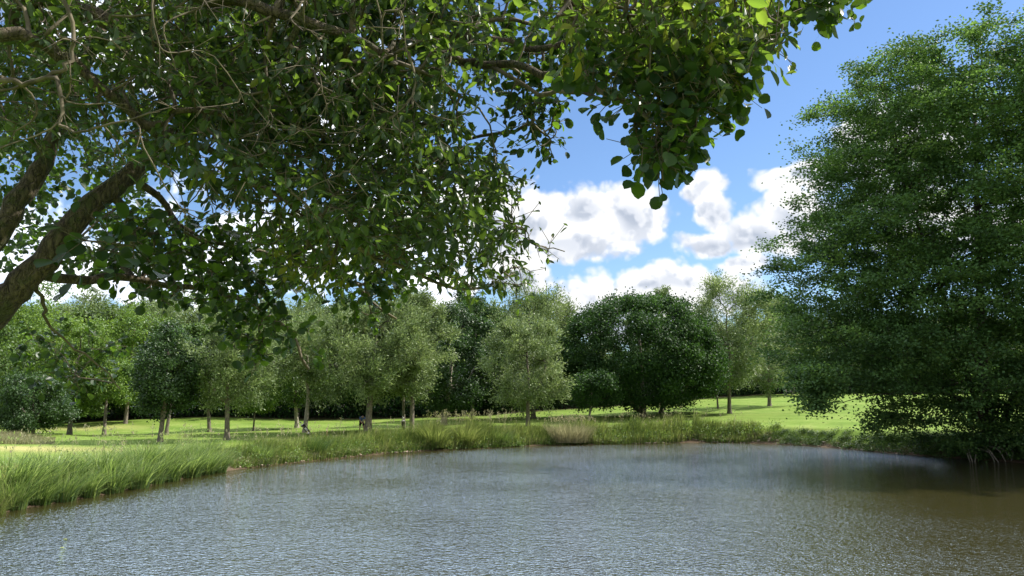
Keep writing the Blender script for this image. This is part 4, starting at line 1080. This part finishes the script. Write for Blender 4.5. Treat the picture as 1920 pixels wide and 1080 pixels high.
v, l_, s_, t_ = blades(np.stack([x, y, ground(x, y) + .25 * r.uniform(0, 1, n)], 1), r.uniform(.15, .5, n), r.normal(size=(n, 2)) * 1.1 - SP[ii][:, 3:5] * .6, .025, np.clip(r.normal(.8, .2, n), 0, 1), 1.2)
tag(link('dead_stalks', mesh_np('dead_stalks', v, l_, s_, M_pale, tint=t_)), 'dry dead grass stalks hanging down the eroded bank edge', 'dead grass', None, 'stuff')

# ------------------------------------------------------------------ small things: stakes, floating leaves, golfer, golf bags
def bm_obj(name, bm, mat, parent=None, loc=None, smooth=True):
    me_ = bpy.data.meshes.new(name); bm.to_mesh(me_); bm.free()
    if smooth:
        for p in me_.polygons: p.use_smooth = True
    me_.materials.append(mat)
    return link(name, me_, parent, loc)
def seg_bm(bm, a, b, r0, r1, n=10, caps=True):
    a, b = Vector(a), Vector(b); d = b - a
    qn = d.to_track_quat('Z', 'Y')
    res = bmesh.ops.create_cone(bm, cap_ends=caps, segments=n, radius1=r0, radius2=r1, depth=d.length)
    for v_ in res['verts']: v_.co = qn @ v_.co + (a + b) / 2
def skin(name, pts, edges, rad, mat, parent, sub=2):
    me_ = bpy.data.meshes.new(name); me_.from_pydata(pts, edges, [])
    o = link(name, me_, parent)
    mod = o.modifiers.new('skin', 'SKIN'); mod.use_smooth_shade = True
    for i_, rr in enumerate(rad):
        me_.skin_vertices[0].data[i_].radius = rr if isinstance(rr, tuple) else (rr, rr)
    me_.skin_vertices[0].data[0].use_root = True
    s_ = o.modifiers.new('sub', 'SUBSURF'); s_.levels = sub; s_.render_levels = sub
    me_.materials.append(mat)
    return o
M_red = plain('red_paint', (.50, .06, .035), .5, .4)
M_brown = plain('weathered_wood', (.20, .10, .06), .8)
def stake(px, py_base, D, h, lean, mat, label):
    x, y, z = place(px, D)
    root = link('marker_stake', None, None, (x, y, z)); tag(root, label, 'stake')
    bm = bmesh.new()
    bmesh.ops.create_cube(bm, size=1)
    for v_ in bm.verts:
        v_.co = Vector((v_.co.x * .07, v_.co.y * .07, (v_.co.z + .5) * (h + .2) - .2)); v_.co.x += lean * v_.co.z
    bmesh.ops.bevel(bm, geom=bm.edges[:], offset=.008, segments=1, affect='EDGES')
    bm_obj('post', bm, mat, root, None, False)
    bm = bmesh.new()
    res = bmesh.ops.create_cone(bm, cap_ends=True, segments=4, radius1=.055, radius2=.005, depth=.07)
    for v_ in bm.verts: v_.co += Vector((lean * h, 0, h + .035))
    bm_obj('tip', bm, mat, root, None, False)
stake(1387, 805, 62.5, 1.05, -.22, M_red, 'short leaning red stake in the grass on the right of the far bank')
stake(612, 825, 56.5, .95, .02, M_brown, 'small reddish brown stake among the bank grass below the stout willow')

M_fl = leaf_mat('floating_leaf', [(0, (.3, .35, .12)), (1, (.45, .45, .2))])
for (px, py, lb) in ((118, 1012, 'upper of two pale leaves floating on the lower left water'), (112, 1028, 'lower of two pale leaves floating on the lower left water')):
    x, y = at_water(px, py)
    v, l_, s_, t_ = leaves(np.array([[0, 0, .012]]), np.array([[1., .3, 0]]), np.array([[0, 0, 1.]]), .10, .07, np.array([.7]), 'round')
    o = link('floating_leaf', mesh_np('floating_leaf', v, l_, s_, M_fl, tint=t_), None, (x, y, 0)); tag(o, lb, 'leaf')

# golfer bent over a putt, facing the camera and a little to the right
M_skin = plain('skin', (.42, .25, .17), .6, .3, namt=.08)
M_shirt = plain('blue_shirt', (.10, .15, .34), .8, .2, namt=.12)
M_shorts = plain('black_shorts', (.012, .013, .018), .8, .2)
M_shoe = plain('white_shoe', (.7, .7, .68), .5)
M_hair = plain('dark_hair', (.03, .02, .015), .7)
M_steel = plain('club_steel', (.5, .5, .52), .3, .5, metal=.8)
M_black = plain('black_rubber', (.015, .015, .017), .6)
M_white = plain('white_fabric', (.75, .75, .74), .6)
x, y, z = place(678, 66.5)
g = link('person', None, None, (x, y, z)); g.rotation_euler = (0, 0, math.radians(18))
tag(g, 'golfer in a blue shirt and black shorts bending over a putt', 'person')
# local axes: faces -Y (towards the camera), x to the right
J = dict(pel=(0, .10, .93), spine=(0, .0, 1.10), chest=(0, -.20, 1.28), neck=(0, -.34, 1.40), head1=(0, -.41, 1.43), head2=(0, -.53, 1.40), head3=(0, -.58, 1.33),
         shl=(-.19, -.25, 1.32), shr=(.19, -.25, 1.32), ell=(-.21, -.32, 1.05), elr=(.20, -.32, 1.05), wrl=(-.04, -.43, .84), wrr=(.04, -.43, .82), hal=(-.01, -.45, .77), har=(.01, -.45, .72),
         hpl=(-.11, .08, .90), hpr=(.11, .08, .90), knl=(-.17, -.04, .50), knr=(.17, -.04, .50), anl=(-.19, .03, .09), anr=(.19, .03, .09), tol=(-.22, -.14, .035), tor=(.22, -.14, .035))
K_ = list(J)
Rr = dict(pel=(.15, .12), spine=(.14, .11), chest=(.17, .12), neck=.062, head1=(.07, .075), head2=(.082, .10), head3=(.06, .075), shl=.065, shr=.065, ell=.042, elr=.042, wrl=.028, wrr=.028, hal=.034, har=.034,
          hpl=.095, hpr=.095, knl=.062, knr=.062, anl=.038, anr=.038, tol=.035, tor=.035)
E = [('pel', 'spine'), ('spine', 'chest'), ('chest', 'neck'), ('neck', 'head1'), ('head1', 'head2'), ('head2', 'head3'), ('chest', 'shl'), ('chest', 'shr'), ('shl', 'ell'), ('shr', 'elr'), ('ell', 'wrl'), ('elr', 'wrr'), ('wrl', 'hal'), ('wrr', 'har'),
     ('pel', 'hpl'), ('pel', 'hpr'), ('hpl', 'knl'), ('hpr', 'knr'), ('knl', 'anl'), ('knr', 'anr'), ('anl', 'tol'), ('anr', 'tor')]
skin('body', [J[k_] for k_ in K_], [(K_.index(a), K_.index(b)) for a, b in E], [Rr[k_] for k_ in K_], M_skin, g)
def sub_skin(nm, keys, extra, edges, mat, inf):
    pts = [J[k_] if k_ in J else extra[k_][0] for k_ in keys]
    rad = []
    for k_ in keys:
        rr = Rr.get(k_) if k_ in J else extra[k_][1]
        rr = rr if isinstance(rr, tuple) else (rr, rr)
        rad.append((rr[0] + inf, rr[1] + inf))
    return skin(nm, pts, [(keys.index(a), keys.index(b)) for a, b in edges], rad, mat, g)
def lerp3(a, b, t): return tuple(a[i] + (b[i] - a[i]) * t for i in range(3))
sub_skin('shirt', ['spine', 'chest', 'bk', 'shl', 'shr', 'sl', 'sr', 'wst'], {'bk': (lerp3(J['chest'], J['neck'], .6), .085), 'sl': (lerp3(J['shl'], J['ell'], .75), .058), 'sr': (lerp3(J['shr'], J['elr'], .75), .058), 'wst': (lerp3(J['pel'], J['spine'], .35), (.155, .125))},
         [('spine', 'chest'), ('chest', 'bk'), ('chest', 'shl'), ('chest', 'shr'), ('shl', 'sl'), ('shr', 'sr'), ('spine', 'wst')], M_shirt, .022)
sub_skin('shorts', ['pel', 'hpl', 'hpr', 'ql', 'qr'], {'ql': (lerp3(J['hpl'], J['knl'], .85), .075), 'qr': (lerp3(J['hpr'], J['knr'], .85), .075)}, [('pel', 'hpl'), ('pel', 'hpr'), ('hpl', 'ql'), ('hpr', 'qr')], M_shorts, .028)
for sx_ in (-1, 1):
    skin('shoe', [(sx_ * .19, .07, .05), (sx_ * .20, -.04, .05), (sx_ * .225, -.19, .04)], [(0, 1), (1, 2)], [.05, .052, .042], M_shoe, g, 1)
skin('hair', [(0, -.40, 1.475), (0, -.49, 1.48), (0, -.56, 1.45)], [(0, 1), (1, 2)], [(.07, .045), (.085, .05), (.07, .035)], M_hair, g, 1)
for sx_, hz in ((-1, .77), (1, .72)):      # fingers closed round the grip
    pass
cl = link('golf_club', None, None, g.location.copy()); cl.rotation_euler = g.rotation_euler
tag(cl, 'slim golf putter held down in front by the bending golfer', 'golf club')
bm = bmesh.new(); seg_bm(bm, (.0, -.44, .86), (.0, -.47, .62), .014, .012); bm_obj('grip', bm, M_black, cl)
bm = bmesh.new(); seg_bm(bm, (.0, -.47, .62), (.02, -.55, .03), .007, .005); bm_obj('shaft', bm, M_steel, cl)
bm = bmesh.new(); bmesh.ops.create_cube(bm, size=1)
for v_ in bm.verts: v_.co = Vector((v_.co.x * .11 + .04, v_.co.y * .03 - .555, v_.co.z * .025 + .02))
bmesh.ops.bevel(bm, geom=bm.edges[:], offset=.006, segments=2, affect='EDGES'); bm_obj('club_head', bm, M_steel, cl)

def golf_bag(px, D, tilt, label, trolley):
    x, y, z = place(px, D)
    root = link('golf_trolley' if trolley else 'golf_bag', None, None, (x, y, z)); root.rotation_euler = (0, 0, math.radians(15)); tag(root, label, 'golf bag')
    ax = Vector((math.sin(tilt), 0, math.cos(tilt)))
    b0 = Vector((.28 if trolley else 0, 0, .16 if trolley else .0)); 
    b1 = b0 - Vector((ax.x, 0, -ax.z)) * .9
    bm = bmesh.new(); seg_bm(bm, b0, b1, .14, .16, 14)
    bmesh.ops.bevel(bm, geom=bm.edges[:], offset=.01, segments=1, affect='EDGES'); bag = bm_obj('bag', bm, M_black, root)
    bm = bmesh.new(); m0 = b0.lerp(b1, .25); m1 = b0.lerp(b1, .6); seg_bm(bm, m0 + Vector((0, -.12, 0)), m1 + Vector((0, -.13, 0)), .08, .085, 10); bm_obj('pocket', bm, M_white if trolley else M_black, bag)
    bm = bmesh.new(); seg_bm(bm, b1.lerp(b0, .04), b1.lerp(b0, -.02), .168, .168, 14); bm_obj('rim', bm, M_white, bag)
    r = np.random.default_rng(8)
    for k_ in range(6):
        o_ = Vector((r.uniform(-.08, .08), r.uniform(-.08, .08), 0)); t_ = b1 + o_ + (b1 - b0).normalized() * r.uniform(.18, .34)
        bm = bmesh.new(); seg_bm(bm, b1 + o_ * .8 - (b1 - b0).normalized() * .05, t_, .008, .008, 6); seg_bm(bm, t_ - Vector((.02, 0, 0)), t_ + Vector((.07, 0, .02)), .028, .018, 8)
        bm_obj('club', bm, M_white if k_ < 2 else M_steel, root)
    if trolley:
        for sy in (-.28, .28):
            bm = bmesh.new(); res = bmesh.ops.create_cone(bm, cap_ends=True, segments=24, radius1=.15, radius2=.15, depth=.05)
            for v_ in bm.verts: v_.co = Vector((v_.co.x + .22, v_.co.z + sy, v_.co.y + .15))
            bmesh.ops.bevel(bm, geom=bm.edges[:], offset=.012, segments=1, affect='EDGES'); w_ = bm_obj('wheel', bm, M_black, root)
            bm = bmesh.new(); res = bmesh.ops.create_cone(bm, cap_ends=True, segments=16, radius1=.085, radius2=.085, depth=.06)
            for v_ in bm.verts: v_.co = Vector((v_.co.x + .22, v_.co.z + sy, v_.co.y + .15))
            bm_obj('rim', bm, M_white, w_)
        bm = bmesh.new(); seg_bm(bm, (.22, -.28, .15), (.22, .28, .15), .014, .014); seg_bm(bm, (.42, 0, .07), (-.62, 0, .95), .016, .016); seg_bm(bm, (-.62, -.12, .95), (-.62, .12, .95), .018, .018); bm_obj('frame', bm, M_steel, root)
golf_bag(573, 64, .72, 'black golf bag on a two wheeled trolley at the foot of the pale leaning willow', True)
golf_bag(757, 66.5, .10, 'dark golf bag with white club covers standing upright against a dark trunk', False)
